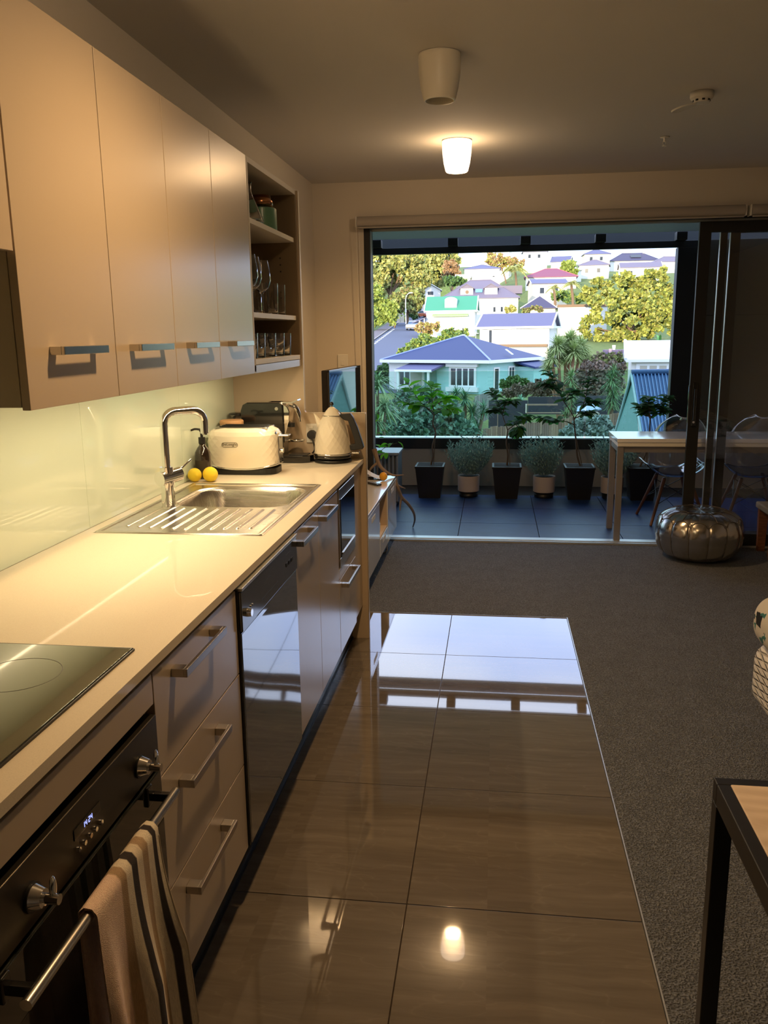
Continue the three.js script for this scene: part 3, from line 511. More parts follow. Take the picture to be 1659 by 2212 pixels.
{ // toaster, long side to the room, controls to the right
  const o = thing('toaster', 'cream faceted two-slot toaster with chrome end beside soap bottle', 'toaster', [-1.082, YC, -3.53]);
  const L = 0.152, D = 0.084, H = 0.2, e = 4.2;
  const ring = (t, a) => {
    const c = Math.cos(a), s = Math.sin(a), k = Math.pow(Math.pow(Math.abs(c), e) + Math.pow(Math.abs(s), e), -1 / e), f = 1 + 0.035 * Math.sin(t * 3.14), lean = (t > 0.78 ? 1 - 0.24 * Math.pow((t - 0.78) / 0.22, 2) : 1) * (1 + (t > 0.01 && t < 0.85 ? 0.011 * Math.sin(a * 41 + t * 57) * THREE.MathUtils.smoothstep(Math.abs(Math.cos(a)), 0.72, 0.86) : 0));
    const x = L * k * c * f * lean, z = D * k * s * (1 + 0.05 * Math.sin(t * 3.1)) * lean;
    return V(x, 0.03 + 0.012 * Math.pow(Math.abs(x) / L - 0.2, 2) - (t < 0.05 ? 0.006 * Math.cos(x / L * 2.4) : 0) + t * (H - 0.03), z);
  };
  mesh('housing', faceted(10, ring, 34), new THREE.MeshPhysicalMaterial({ color: lin(0.76, 0.69, 0.55), roughness: 0.24, clearcoat: 0.8, clearcoatRoughness: 0.08, flatShading: true }), o);
  const top = mesh('top_plate', bx(-0.118, 0.118, H - 0.006, H + 0.004, -0.062, 0.062, 0.005), M.steel, o);
  for (const z of [-0.026, 0.026]) mesh('bread_slot', [bx(-0.1, 0.1, H + 0.0035, H + 0.0048, z - 0.014, z + 0.014), bar(V(-0.1, H + 0.006, z - 0.015), V(0.1, H + 0.006, z - 0.015), 0.0016), bar(V(-0.1, H + 0.006, z + 0.015), V(0.1, H + 0.006, z + 0.015), 0.0016)], M.black, top);
  const st = (y0, r, m, nm) => { const pts = []; for (let i = 0; i <= 48; i++) { const a = i / 48 * 2 * Math.PI, c = Math.cos(a), s = Math.sin(a), k = Math.pow(Math.pow(Math.abs(c), e) + Math.pow(Math.abs(s), e), -1 / e); const x = L * k * c * 1.01; pts.push(V(x, y0 + 0.012 * Math.pow(Math.abs(x) / L - 0.2, 2) - 0.006 * Math.cos(x / L * 2.4), D * k * s * 1.02)); } return mesh(nm, new THREE.TubeGeometry(new THREE.CatmullRomCurve3(pts), 96, r, 8), m, o); };
  st(0.031, 0.0038, M.chrome, 'chrome_trim');
  const base = []; for (let i = 0; i < 48; i++) { const a = i / 48 * 2 * Math.PI, c = Math.cos(a), s = Math.sin(a), k = Math.pow(Math.pow(Math.abs(c), e) + Math.pow(Math.abs(s), e), -1 / e); base.push([L * k * c * 0.985, D * k * s * 0.97]); }
  mesh('foot', extrude(base, 0.026).rotateX(-Math.PI / 2).translate(0, 0.001, 0), M.black, o);
  const logo = mesh('maker_badge', [text('DeLonghi', 0.0105, 0.0006).translate(0, 0, 0)], S(lin(0.16, 0.13, 0.09), { roughness: 0.3, metalness: 0.6 }), o); logo.position.set(-0.043, 0.132, 0.0893); logo.userData.label = 'grey lettering in an oval outline';
  const oval = []; for (let i = 0; i <= 40; i++) { const a = i / 40 * 2 * Math.PI, c = Math.cos(a), s = Math.sin(a); oval.push(V(0.0255 * Math.sign(c) + 0.0095 * c, 0.0095 * s, 0.0005)); }
  mesh('badge_ring', new THREE.TubeGeometry(new THREE.CatmullRomCurve3(oval, true, 'catmullrom', 0.2), 80, 0.001, 5), S(lin(0.16, 0.13, 0.09), { roughness: 0.3, metalness: 0.6 }), logo);
  const face = mesh('end_plate', bx(0.148, 0.1595, 0.04, 0.165, -0.035, 0.035, 0.005), M.steel, o); face.userData.label = 'chrome control end';
  mesh('dial', new THREE.CylinderGeometry(0.012, 0.013, 0.012, 24).rotateZ(-Math.PI / 2).translate(0.164, 0.098, 0), M.chrome, face);
  for (let i = 0; i < 4; i++) mesh('button', new THREE.CylinderGeometry(0.0045, 0.0045, 0.005, 12).rotateZ(-Math.PI / 2).translate(0.1605, 0.062 - (i % 2) * 0.012, -0.016 + (i >> 1) * 0.032), M.black, face);
  mesh('lever', [bx(0.15, 0.2, 0.16, 0.168, -0.022, 0.022, 0.004), bx(0.15, 0.165, 0.15, 0.172, -0.006, 0.006, 0.002)], M.steel, face);
  mesh('rim_highlight', new THREE.SphereGeometry(0.02, 16, 10).scale(0.5, 0.8, 1.4).translate(0.143, 0.168, 0.03), M.chrome, face);
}
{ // capsule coffee machine facing the room
  const o = thing('coffee_machine', 'black capsule coffee machine with chrome lever before end panel', 'coffee machine', [-1.012, YC, -3.85]);
  const side = [[-0.165, 0.1], [-0.165, 0.245], [-0.155, 0.27], [-0.135, 0.28], [0.02, 0.28], [0.03, 0.272], [0.034, 0.1]];
  mesh('body', [extrude(side, 0.1, 0.004).translate(0, 0, -0.05), bx(-0.12, 0.03, 0.03, 0.11, -0.05, 0.05, 0.006)], M.blackGloss, o);
  mesh('drip_base', [extrude([[-0.02, -0.052], [0.12, -0.052], [0.15, -0.035], [0.16, 0], [0.15, 0.035], [0.12, 0.052], [-0.02, 0.052]], 0.026, 0.004).rotateX(-Math.PI / 2).translate(0, 0.005, 0)], M.blackGloss, o);
  mesh('drip_grid', bx(0.05, 0.14, 0.035, 0.0375, -0.035, 0.035, 0.001), M.black, o);
  mesh('front_plate', [extrude([[0.035, 0.115], [0.036, 0.27], [0.05, 0.262], [0.06, 0.24], [0.058, 0.2], [0.05, 0.18]], 0.08, 0.003).translate(0, 0, -0.04)], M.chrome, o);
  mesh('lever', [taper([V(0.05, 0.275, 0), V(0.082, 0.258, 0), V(0.1, 0.22, 0), V(0.104, 0.19, 0)], 0.013, 0.007, 16, 10)], M.chrome, o);
  mesh('top_flap', extrude([[-0.04, 0.284], [0.07, 0.284], [0.1, 0.296], [0.102, 0.29], [0.075, 0.278], [-0.04, 0.28]], 0.066).translate(0, 0, -0.033), M.steel, o);
  mesh('outlet', [cyl(0.014, 0.016, 0.02, 0.062, 0.165, 0, 16)], M.black, o);
  mesh('button', new THREE.CylinderGeometry(0.008, 0.008, 0.003, 16).rotateX(Math.PI / 2).translate(0.005, 0.255, 0.0555), M.steel, o);
  const tank = mesh('water_tank', bx(-0.218, -0.168, 0.03, 0.22, -0.04, 0.04, 0.012), M.solidGlass, o); mesh('tank_lid', new THREE.SphereGeometry(0.045, 24, 10).scale(0.95, 0.2, 0.95).translate(-0.2, 0.228, 0), M.blackGloss, tank);
  mesh('cup_stand', [lathe([[0, 0], [0.034, 0], [0.036, 0.006], [0.034, 0.011], [0, 0.011]], 28).translate(0.088, 0.098, 0), bx(0.03, 0.06, 0.1, 0.108, -0.012, 0.012, 0.002)], M.chrome, o);
}
{ // glass storage jar behind the toaster
  const o = thing('storage_jar', 'glass storage jar with wooden lid behind the toaster', 'jar', [-1.195, YC, -3.7]);
  mesh('jar', lathe([[0, 0], [0.046, 0], [0.05, 0.006], [0.05, 0.185], [0.047, 0.19], [0.045, 0.185], [0.045, 0.008], [0, 0.006]], 36), M.solidGlass, o);
  mesh('wooden_lid', lathe([[0, 0.188], [0.05, 0.188], [0.0545, 0.192], [0.0545, 0.208], [0.05, 0.213], [0, 0.214]], 36), M.woodLight, o);
}
{ // kettle
  const o = thing('kettle', 'cream faceted electric kettle with black handle by end panel', 'kettle', [-0.757, YC, -3.856]);
  mesh('power_base', lathe([[0, 0.001], [0.086, 0.001], [0.09, 0.004], [0.09, 0.012], [0.084, 0.016], [0, 0.017]], 40), M.black, o);
  mesh('bottom_band', lathe([[0, 0.018], [0.083, 0.018], [0.0885, 0.024], [0.0885, 0.037], [0, 0.037]], 40), M.blackGloss, o);
  mesh('chrome_ring', new THREE.TorusGeometry(0.0872, 0.0042, 10, 48).rotateX(Math.PI / 2).translate(0, 0.041, 0), M.chrome, o);
  const ring = (t, a) => { const r = 0.0875 * (1 - 0.06 * t - 0.27 * t * t - 0.2 * Math.pow(t, 5)); const q = r * (1 + (t > 0.01 && t < 0.99 ? 0.014 * Math.sin(a * 37 + t * 71) : 0)); return V(q * Math.cos(a), 0.04 + 0.178 * t, q * Math.sin(a)); };
  mesh('body', faceted(10, ring, 22), new THREE.MeshPhysicalMaterial({ color: lin(0.76, 0.69, 0.55), roughness: 0.2, clearcoat: 0.9, clearcoatRoughness: 0.06, flatShading: true }), o);
  mesh('spout', faceted(4, (t, a) => V(-0.048 - t * 0.026 + 0.02 * (1 - t * 0.3) * Math.cos(a), 0.15 + t * 0.07 + 0.012 * t * -Math.cos(a), 0.02 * Math.sin(a) * (1.5 - t)), 10), M.cream, o);
  const lid = mesh('lid', lathe([[0.044, 0.217], [0.041, 0.222], [0.03, 0.238], [0.016, 0.254], [0.006, 0.26], [0, 0.261]], 32), M.cream, o);
  mesh('lid_ring', new THREE.TorusGeometry(0.043, 0.0028, 8, 40).rotateX(Math.PI / 2).translate(0, 0.218, 0), M.chrome, lid);
  mesh('lid_knob', [cyl(0.005, 0.004, 0.01, 0, 0.258, 0, 12), new THREE.SphereGeometry(0.0095, 16, 12).translate(0, 0.273, 0)], M.blackGloss, lid);
  const hp = [[0.035, 0.222], [0.06, 0.223], [0.088, 0.226], [0.098, 0.212], [0.118, 0.165], [0.135, 0.112], [0.147, 0.072], [0.142, 0.064], [0.092, 0.058], [0.084, 0.062], [0.084, 0.078], [0.112, 0.083], [0.108, 0.11], [0.095, 0.152], [0.08, 0.196], [0.062, 0.2], [0.05, 0.21]];
  const h = mesh('handle', extrude(hp, 0.02, 0.003).translate(0, 0, -0.01), M.black, o);
  mesh('handle_trim', tube([V(0.02, 0.248, 0.004), V(0.036, 0.236, 0.004), V(0.05, 0.219, 0.004)], 0.003, 10, 8), M.chrome, h);
  mesh('switch', bx(0.09, 0.128, 0.038, 0.048, -0.008, 0.008, 0.003), M.steel, o);
}
{
  const cm = scene.getObjectByName('coffee_machine'), o = sub('power_cord', cm, -0.875 - cm.position.x, 1.038 - cm.position.y, ZP + 0.0095 - cm.position.z);
  mesh('plug', [new THREE.CylinderGeometry(0.02, 0.022, 0.03, 20).rotateX(Math.PI / 2).translate(0, 0, 0.0155)], M.black, o);
  mesh('cable', tube([V(0, -0.012, 0.022), V(0.012, -0.04, 0.03), V(0.015, -0.075, 0.032), V(-0.02, -0.102, 0.03), V(-0.07, -0.1095, 0.035), V(-0.088, -0.107, 0.037)], 0.0036, 40, 8), M.black, o);
}
// ---------------------------------------------------------------- glasses on the open shelves
function wineGlass(x, y, z, s, label, group) {
  const o = mesh('wine_glass', lathe([[0, 0.002], [0.033, 0.002], [0.034, 0.0], [0.033, 0.004], [0.006, 0.008], [0.0038, 0.014], [0.0038, 0.08], [0.01, 0.088], [0.03, 0.105], [0.04, 0.135], [0.038, 0.17], [0.03, 0.215], [0.0288, 0.215], [0.0368, 0.17], [0.0388, 0.135], [0.029, 0.107], [0.008, 0.09], [0, 0.089]].map(([a, b]) => [a * s, b * s]), 28), M.solidGlass);
  o.position.set(x, y + 0.0005, z); tag(o, label, 'glass', group);
}
for (const [x, z, s] of [[-0.97, -3.3, 1.03], [-1.06, -3.29, 1.05], [-0.985, -3.405, 1.03], [-1.08, -3.41, 1.03], [-0.975, -3.51, 1], [-1.07, -3.53, 1]]) wineGlass(x, 1.598, z, s, 'stemmed wine glass standing on the middle open shelf', 'wine glasses on the middle shelf');
function tumbler(x, y, z, r, h, label, group) { const o = mesh('tumbler', lathe([[0, 0.0], [r * 0.86, 0.0], [r * 0.9, 0.003], [r, h], [r - 0.0018, h], [r * 0.86, 0.01], [0, 0.009]], 26), M.solidGlass); o.position.set(x, y + 0.0005, z); tag(o, label, 'glass', group); }
for (const [x, z] of [[-0.985, -3.72], [-1.06, -3.76], [-0.98, -3.83], [-1.07, -3.87]]) tumbler(x, 1.598, z, 0.026, 0.135, 'slim straight tumbler standing on the middle open shelf', 'slim tumblers on the middle shelf');
for (const [x, z] of [[-0.97, -3.27], [-1.06, -3.29], [-0.975, -3.4], [-1.06, -3.43], [-0.97, -3.55], [-1.06, -3.58], [-0.965, -3.68], [-1.05, -3.72], [-0.965, -3.8], [-1.05, -3.83]]) tumbler(x, 1.418, z, 0.038, 0.1, 'short clear tumbler standing on the lowest open shelf', 'short tumblers on the bottom shelf');
{
  const o = thing('glass_decanter', 'conical clear glass decanter on the top open shelf', 'decanter', [-0.985, 1.9485, -3.41]);
  mesh('glass', lathe([[0, 0], [0.055, 0], [0.058, 0.004], [0.012, 0.12], [0.012, 0.15], [0.016, 0.156], [0.014, 0.156], [0.0105, 0.15], [0.0105, 0.121], [0.055, 0.008], [0, 0.006]], 32), M.solidGlass, o);
  const c = thing('canister', 'green canister with shiny copper lid on the top shelf', 'canister', [-1.0, 1.9485, -3.64]);
  mesh('body', lathe([[0, 0], [0.064, 0], [0.067, 0.003], [0.067, 0.085], [0.06, 0.09], [0, 0.09]], 40), P(lin(0.13, 0.3, 0.19), { roughness: 0.3, clearcoat: 0.5 }), c);
  mesh('lid', lathe([[0, 0.09], [0.052, 0.09], [0.052, 0.118], [0.045, 0.122], [0.043, 0.14], [0, 0.142]], 36), S(lin(0.5, 0.24, 0.12), { roughness: 0.2, metalness: 1 }), c);
}
// ================================================================ living end of the room
{
  const o = thing('television_unit', 'low glossy white television unit on steel loop legs', 'cabinet', [0, 0, 0]);
  const x0 = XW + 0.004, x1 = -0.703, z0 = -5.93, z1 = -4.4, y0 = 0.125, y1 = 0.505;
  mesh('top_board', bx(x0, x1, y1 - 0.02, y1, z0, z1, 0.0015), M.white, o);
  mesh('carcass', [bx(x0, x1 - 0.02, y0, y0 + 0.02, z0, z1), bx(x0, x0 + 0.015, y0 + 0.02, y1 - 0.02, z0, z1), bx(x0 + 0.015, x1, y0, y1 - 0.02, z0, z0 + 0.018), bx(x0 + 0.015, x1, y0, y1 - 0.02, z1 - 0.018, z1), bx(x0 + 0.015, x1 - 0.02, y0 + 0.02, y1 - 0.02, -5.06, -5.042), bx(x0 + 0.015, x1 - 0.02, y0 + 0.02, y1 - 0.02, -5.448, -5.43)], M.white, o);
  const slot = (d, z, y) => mesh('finger_pull', bx(x1 - 0.006, x1 + 0.0012, y - 0.016, y + 0.016, z - 0.075, z + 0.075, 0.002), M.whiteMatt, d);
  const a = mesh('drawer_front', bx(x1 - 0.019, x1, y0, y1 - 0.022, z0 + 0.02, -5.45, 0.001), M.white, o); slot(a, -5.72, 0.44);
  const b = mesh('drawer_front', bx(x1 - 0.019, x1, y0, y1 - 0.022, -5.04, z1 - 0.02, 0.001), M.white, o); slot(b, -4.78, 0.44);
  const c = mesh('drawer_front', bx(x1 - 0.019, x1, y0, 0.24, -5.428, -5.062, 0.001), M.white, o); slot(c, -5.25, 0.205);
  mesh('niche_lining', [bx(x0 + 0.3, x1 - 0.004, 0.242, 0.25, -5.43, -5.06), bx(x0 + 0.3, x1 - 0.004, 0.25, y1 - 0.02, -5.43, -5.424), bx(x0 + 0.3, x1 - 0.004, 0.25, y1 - 0.02, -5.066, -5.06), bx(x0 + 0.29, x0 + 0.3, 0.25, y1 - 0.02, -5.43, -5.06)], M.nicheWood, o);
  for (const z of [-5.62, -4.7]) mesh('loop_leg', [tube([V(-0.74, 0.125, z), V(-0.735, 0.03, z), V(-0.75, 0.008, z), V(-0.8, 0.0085, z), V(-1.1, 0.0085, z), V(-1.15, 0.012, z), V(-1.155, 0.125, z)], 0.007, 50, 8, 0.2)], M.steel, o);
  const bxo = thing('set_top_box', 'small pale box with dark end in the niche', 'box', [-0.78, 0.25, -5.2]);
  mesh('case', bx(-0.06, 0.05, 0.0005, 0.06, -0.06, 0.06, 0.004), M.whiteMatt, bxo); mesh('port_face', bx(-0.055, 0.045, 0.004, 0.056, 0.06, 0.062), M.black, bxo); mesh('front_face', bx(0.05, 0.052, 0.006, 0.054, -0.056, 0.056), M.whiteMatt, bxo);
  const r = thing('remote_control', 'black remote control lying on the television unit', 'remote', [-0.815, y1, -5.55]);
  mesh('case', bx(-0.02, 0.02, 0.0005, 0.014, -0.075, 0.075, 0.005).rotateY(0.75), M.blackGloss, r);
  for (let i = 0; i < 6; i++) mesh('button', bx(-0.012, 0.012, 0.0138, 0.0152, -0.06 + i * 0.02, -0.05 + i * 0.02, 0.001).rotateY(0.75), M.aluPale, r);
  const p = thing('magazine', 'open magazine with white and black pages beside lemon', 'magazine', [-0.835, y1, -5.79]);
  mesh('page', new THREE.PlaneGeometry(0.15, 0.12, 12, 4).rotateX(-Math.PI / 2), S(lin(0.7, 0.7, 0.7), { roughness: 0.6, side: THREE.DoubleSide }), p);
  { const g = p.children[0].geometry, q = g.attributes.position; for (let i = 0; i < q.count; i++) { const x = q.getX(i); q.setY(i, 0.004 + 0.06 * Math.pow(Math.max(0, (0.075 - x) / 0.15), 2)); } g.computeVertexNormals(); }
  mesh('cover', bx(-0.075, 0.075, 0.0005, 0.004, -0.06, 0.06), M.blackGloss, p);
}
{
  const o = thing('television', 'flat black television standing on the white unit, reflecting balcony plants', 'television', [-0.967, 0.505, -5.415]);
  o.rotation.y = Math.atan2(0.872, 0.052) ;
  const w = 0.87, y0 = 0.27, y1 = 0.795;
  mesh('case', bx(-w / 2, w / 2, y0, y1, -0.045, -0.006, 0.006), M.black, o);
  mesh('bezel', [bx(-w / 2, w / 2, y1 - 0.014, y1, -0.008, 0.004, 0.002), bx(-w / 2, w / 2, y0, y0 + 0.02, -0.008, 0.004, 0.002), bx(-w / 2, -w / 2 + 0.014, y0, y1, -0.008, 0.004, 0.002), bx(w / 2 - 0.014, w / 2, y0, y1, -0.008, 0.004, 0.002)], M.blackGloss, o);
  mesh('screen', bx(-w / 2 + 0.012, w / 2 - 0.012, y0 + 0.018, y1 - 0.012, -0.006, 0.0005), P(lin(0.01, 0.011, 0.013), { roughness: 0.05, clearcoat: 1, clearcoatRoughness: 0.01, ior: 2.0 }), o);
  mesh('stand', [bx(-0.05, 0.05, 0.012, 0.3, -0.065, -0.046, 0.005), bx(-0.2, 0.2, 0.0005, 0.012, -0.13, 0.04, 0.005)], M.blackGloss, o);
}
{
  const l = thing('lemon', 'orange-yellow lemon on the television unit by the antlers', 'lemon', [-0.765, 0.506, -5.705], null); 
  mesh('fruit', lathe([[0, 0], [0.012, 0.003], [0.024, 0.013], [0.0295, 0.03], [0.024, 0.048], [0.012, 0.058], [0, 0.061]], 24), S(lin(0.75, 0.38, 0.03), { roughness: 0.5 }), l); mesh('stem_end', cyl(0.003, 0.002, 0.004, 0, 0.06, 0, 8), M.woodMid, l);
  const horn = S(lin(0.36, 0.26, 0.18), { roughness: 0.6, bumpMap: grainT, bumpScale: 0.002 });
  const a = thing('deer_antler', 'brown antler lying on the television unit behind the lemon', 'antler', [-0.8, 0.506, -5.87], 'deer antlers by the doorway');
  mesh('beam', taper([V(-0.05, 0.2, 0), V(-0.038, 0.15, 0), V(-0.012, 0.08, 0), V(0.035, 0.035, 0), V(0.09, 0.012, 0.01), V(0.16, 0.014, 0.0)], 0.019, 0.004, 24), horn, a);
  mesh('tine', taper([V(-0.03, 0.1, 0), V(-0.075, 0.06, 0.0), V(-0.1, 0.01, 0.0)], 0.011, 0.004, 12), horn, a);
  const q = (px, py, z) => at(px, py, z).sub(V(-0.63, 0, -6.45));
  const b = thing('deer_antler', 'long curved antler leaning from balcony floor against the white unit', 'antler', [-0.63, 0, -6.45], 'deer antlers by the doorway');
  mesh('beam', taper([q(852, 1034, 5.945), q(858, 1052, 5.95), q(866, 1072, 5.98), q(881, 1088, 6.08), q(893, 1106, 6.2), q(896, 1122, 6.32), at(892, 1141, 6.44).setY(0.006).sub(V(-0.63, 0, -6.45))], 0.017, 0.005, 30), horn, b);
  mesh('tine', taper([q(857, 1047, 5.95), q(866, 1052, 5.97), q(875, 1055, 6.0)], 0.01, 0.003, 10), horn, b);
  mesh('tine', taper([q(867, 1073, 5.98), q(865, 1085, 5.985), q(864, 1103, 5.97)], 0.012, 0.004, 12), horn, b);
}
{ // leather pouf, sewn from petals
  const o = thing('pouf', 'round silver leather pouf with stitched petals by sliding door', 'pouf', [1.375, 0.004, -5.69]);
  const R = 0.285, H = 0.335, N = 14, prof = (t) => { const a = t * Math.PI; return [R * Math.pow(Math.sin(Math.min(a, Math.PI)), 0.52) * (t < 0.5 ? 0.98 : 1), H / 2 - H / 2 * Math.sign(Math.cos(a)) * Math.pow(Math.abs(Math.cos(a)), 0.78)]; };
  const pos = [], idx = [], NU = N * 12, NV = 60;
  for (let j = 0; j <= NV; j++) for (let i = 0; i <= NU; i++) {
    const t = j / NV, a = i / NU * 2 * Math.PI; let [r, y] = prof(t);
    const seam = Math.pow(Math.abs(Math.cos(a * N / 2)), 0.45), k = Math.min(1, Math.sin(t * Math.PI) * 1.4), dent = 0.012 * k * (seam - 1) * (t > 0.3 && t < 0.7 ? 1 : 0.6);
    const wr = 0.006 * k * fbm(Math.cos(a) * 3.2, y * 11, Math.sin(a) * 3.2, 4);
    r = Math.max(0, r + dent * 1.0 + wr); y += (t > 0.9 ? -0.012 * (t - 0.9) * 10 : 0) * (1 - seam * 0.4);
    pos.push(r * Math.cos(a), y, r * Math.sin(a));
  }
  for (let j = 0; j < NV; j++) for (let i = 0; i < NU; i++) { const a = j * (NU + 1) + i; idx.push(a, a + NU + 1, a + 1, a + 1, a + NU + 1, a + NU + 2); }
  const g = new THREE.BufferGeometry(); g.setAttribute('position', new THREE.Float32BufferAttribute(pos, 3)); g.setIndex(idx); g.computeVertexNormals();
  mesh('cover', g, S(lin(0.56, 0.52, 0.47), { roughness: 0.22, metalness: 1 }), o);
  const on = (t, a, e = 0.003) => { const [r, y] = prof(t); return V((r + e) * Math.cos(a), y + (t > 0.75 ? e : 0), (r + e) * Math.sin(a)); }, th = S(lin(0.1, 0.085, 0.07), { roughness: 0.8 }), da = 2 * Math.PI / N;
  for (let i = 0; i < N; i++) { const a = (i + 0.5) * da;
    mesh('seam', [tube([on(0.1, a, -0.006), on(0.3, a, -0.0075), on(0.5, a, -0.0085), on(0.66, a, -0.005)], 0.0022, 16, 5), tube([on(0.66, a), on(0.715, a + da * 0.22), on(0.735, a + da * 0.5), on(0.715, a + da * 0.78), on(0.66, a + da)], 0.0022, 16, 5), tube([on(0.735, a + da * 0.5), on(0.82, a + da * 0.5), on(0.9, a + da * 0.5)], 0.002, 10, 5), tube([on(0.9, a + da * 0.5), on(0.915, a + da), on(0.9, a + da * 1.5)], 0.002, 10, 5)], th, o); }
}
{
  const o = thing('wooden_stool', 'low wooden stool with grey top beside the fixed glass', 'stool', [2.0, 0.004, -5.78]);
  mesh('seat', bx(-0.2, 0.2, 0.3, 0.345, -0.16, 0.16, 0.012), S(lin(0.2, 0.21, 0.22), { roughness: 0.7 }), o);
  for (const [x, z] of [[-1, -1], [-1, 1], [1, -1], [1, 1]]) mesh('leg', extrude([[-0.022, 0], [0.022, 0], [0.03, 0.3], [-0.03, 0.3]], 0.03, 0.002).translate(x * 0.155, 0.002, z * 0.125 - 0.015), M.woodMid, o);
}
{ // table at the right edge
  const o = thing('desk', 'table with pale timber top and black steel frame', 'table', [0.39, 0, -1.395]);
  mesh('table_top', bx(0.022, 1.2, 0.724, 0.742, 0.025, 1.1, 0.002), M.topPink, o);
  mesh('frame', [bx(0, 1.22, 0.7, 0.74, 0, 0.024, 0.002), bx(0, 0.024, 0.7, 0.74, 0.024, 1.12, 0.002), bx(1.198, 1.22, 0.7, 0.74, 0.024, 1.12, 0.002), bx(0.024, 1.198, 0.7, 0.74, 1.1, 1.12, 0.002)], M.black, o);
  for (const [x, z] of [[0, 0], [1.19, 0], [0, 1.09], [1.19, 1.09]]) mesh('leg', bx(x, x + 0.03, 0.004, 0.7, z, z + 0.03, 0.002), M.black, o);
  const b = thing('handbag', 'black leather bag lying on the timber table top', 'bag', [0.56, 0.742, -1.16]);
  const g = new THREE.SphereGeometry(1, 40, 24), p = g.attributes.position; for (let i = 0; i < p.count; i++) { const x = p.getX(i), y = p.getY(i), z = p.getZ(i), k = 1 + 0.06 * fbm(x * 2, y * 2, z * 2, 3); p.setXYZ(i, Math.sign(x) * Math.pow(Math.abs(x), 0.7) * 0.13 * k, Math.max(-0.052, y * 0.06 * k) + 0.053, Math.sign(z) * Math.pow(Math.abs(z), 0.7) * 0.1 * k); } g.computeVertexNormals();
  mesh('body', g, P(lin(0.012, 0.01, 0.009), { roughness: 0.3, clearcoat: 0.4, clearcoatRoughness: 0.3 }), b);
  mesh('strap', tube([V(-0.11, 0.06, 0.02), V(-0.08, 0.13, 0), V(0.0, 0.15, -0.01), V(0.08, 0.13, 0), V(0.11, 0.06, 0.02)], 0.006, 30, 8), M.black, b);
}
{ // bed, only a corner in view
  const o = thing('bed', 'bed corner with white quilted mattress under a patterned cover', 'bed', [0.93, 0.004, -3.0]);
  const quilt = (x, y) => 0.006 * Math.pow(Math.abs(Math.sin((x + y * 1.2) * 26) * Math.sin((x - y * 1.2) * 26)), 0.5);
  const g = new RoundedBoxGeometry(1.55, 0.24, 1.55, 8, 0.07), p = g.attributes.position;
  mesh('mattress', g.translate(0.775, 0.3, 0.775), S(lin(0.72, 0.7, 0.68), { roughness: 0.9, bumpMap: tex(256, 256, (u, v) => { const a = Math.abs(((u * 4 + v * 4) % 1) - 0.5), b = Math.abs(((u * 4 - v * 4 + 8) % 1) - 0.5); return Math.min(1, Math.min(0.5 - a, 0.5 - b) * 5); }, false, 3, 2), bumpScale: 0.012 }), o);
  const pat = tex(256, 256, (u, v) => { const n = fbm(u * 5, v * 5, 1, 4), m = fbm(u * 9 + 3, v * 9, 7, 3); return n > 0.1 ? [0.05, 0.06, 0.06] : m > 0.18 ? [0.2, 0.42, 0.4] : [0.78, 0.76, 0.72]; }, true, 2, 2);
  const c = new RoundedBoxGeometry(1.58, 0.2, 1.57, 8, 0.09); mesh('cover', boxUV(c).translate(0.775, 0.5, 0.775), S(0xffffff, { map: pat, roughness: 1 }), o);
  for (const [x, z] of [[0.15, 0.15], [1.4, 0.15], [0.15, 1.4], [1.4, 1.4]]) mesh('leg', cyl(0.02, 0.025, 0.16, x, 0.0, z, 16), M.woodMid, o);
  mesh('base', bx(0.06, 1.5, 0.15, 0.185, 0.06, 1.5, 0.01), M.black, o);
}

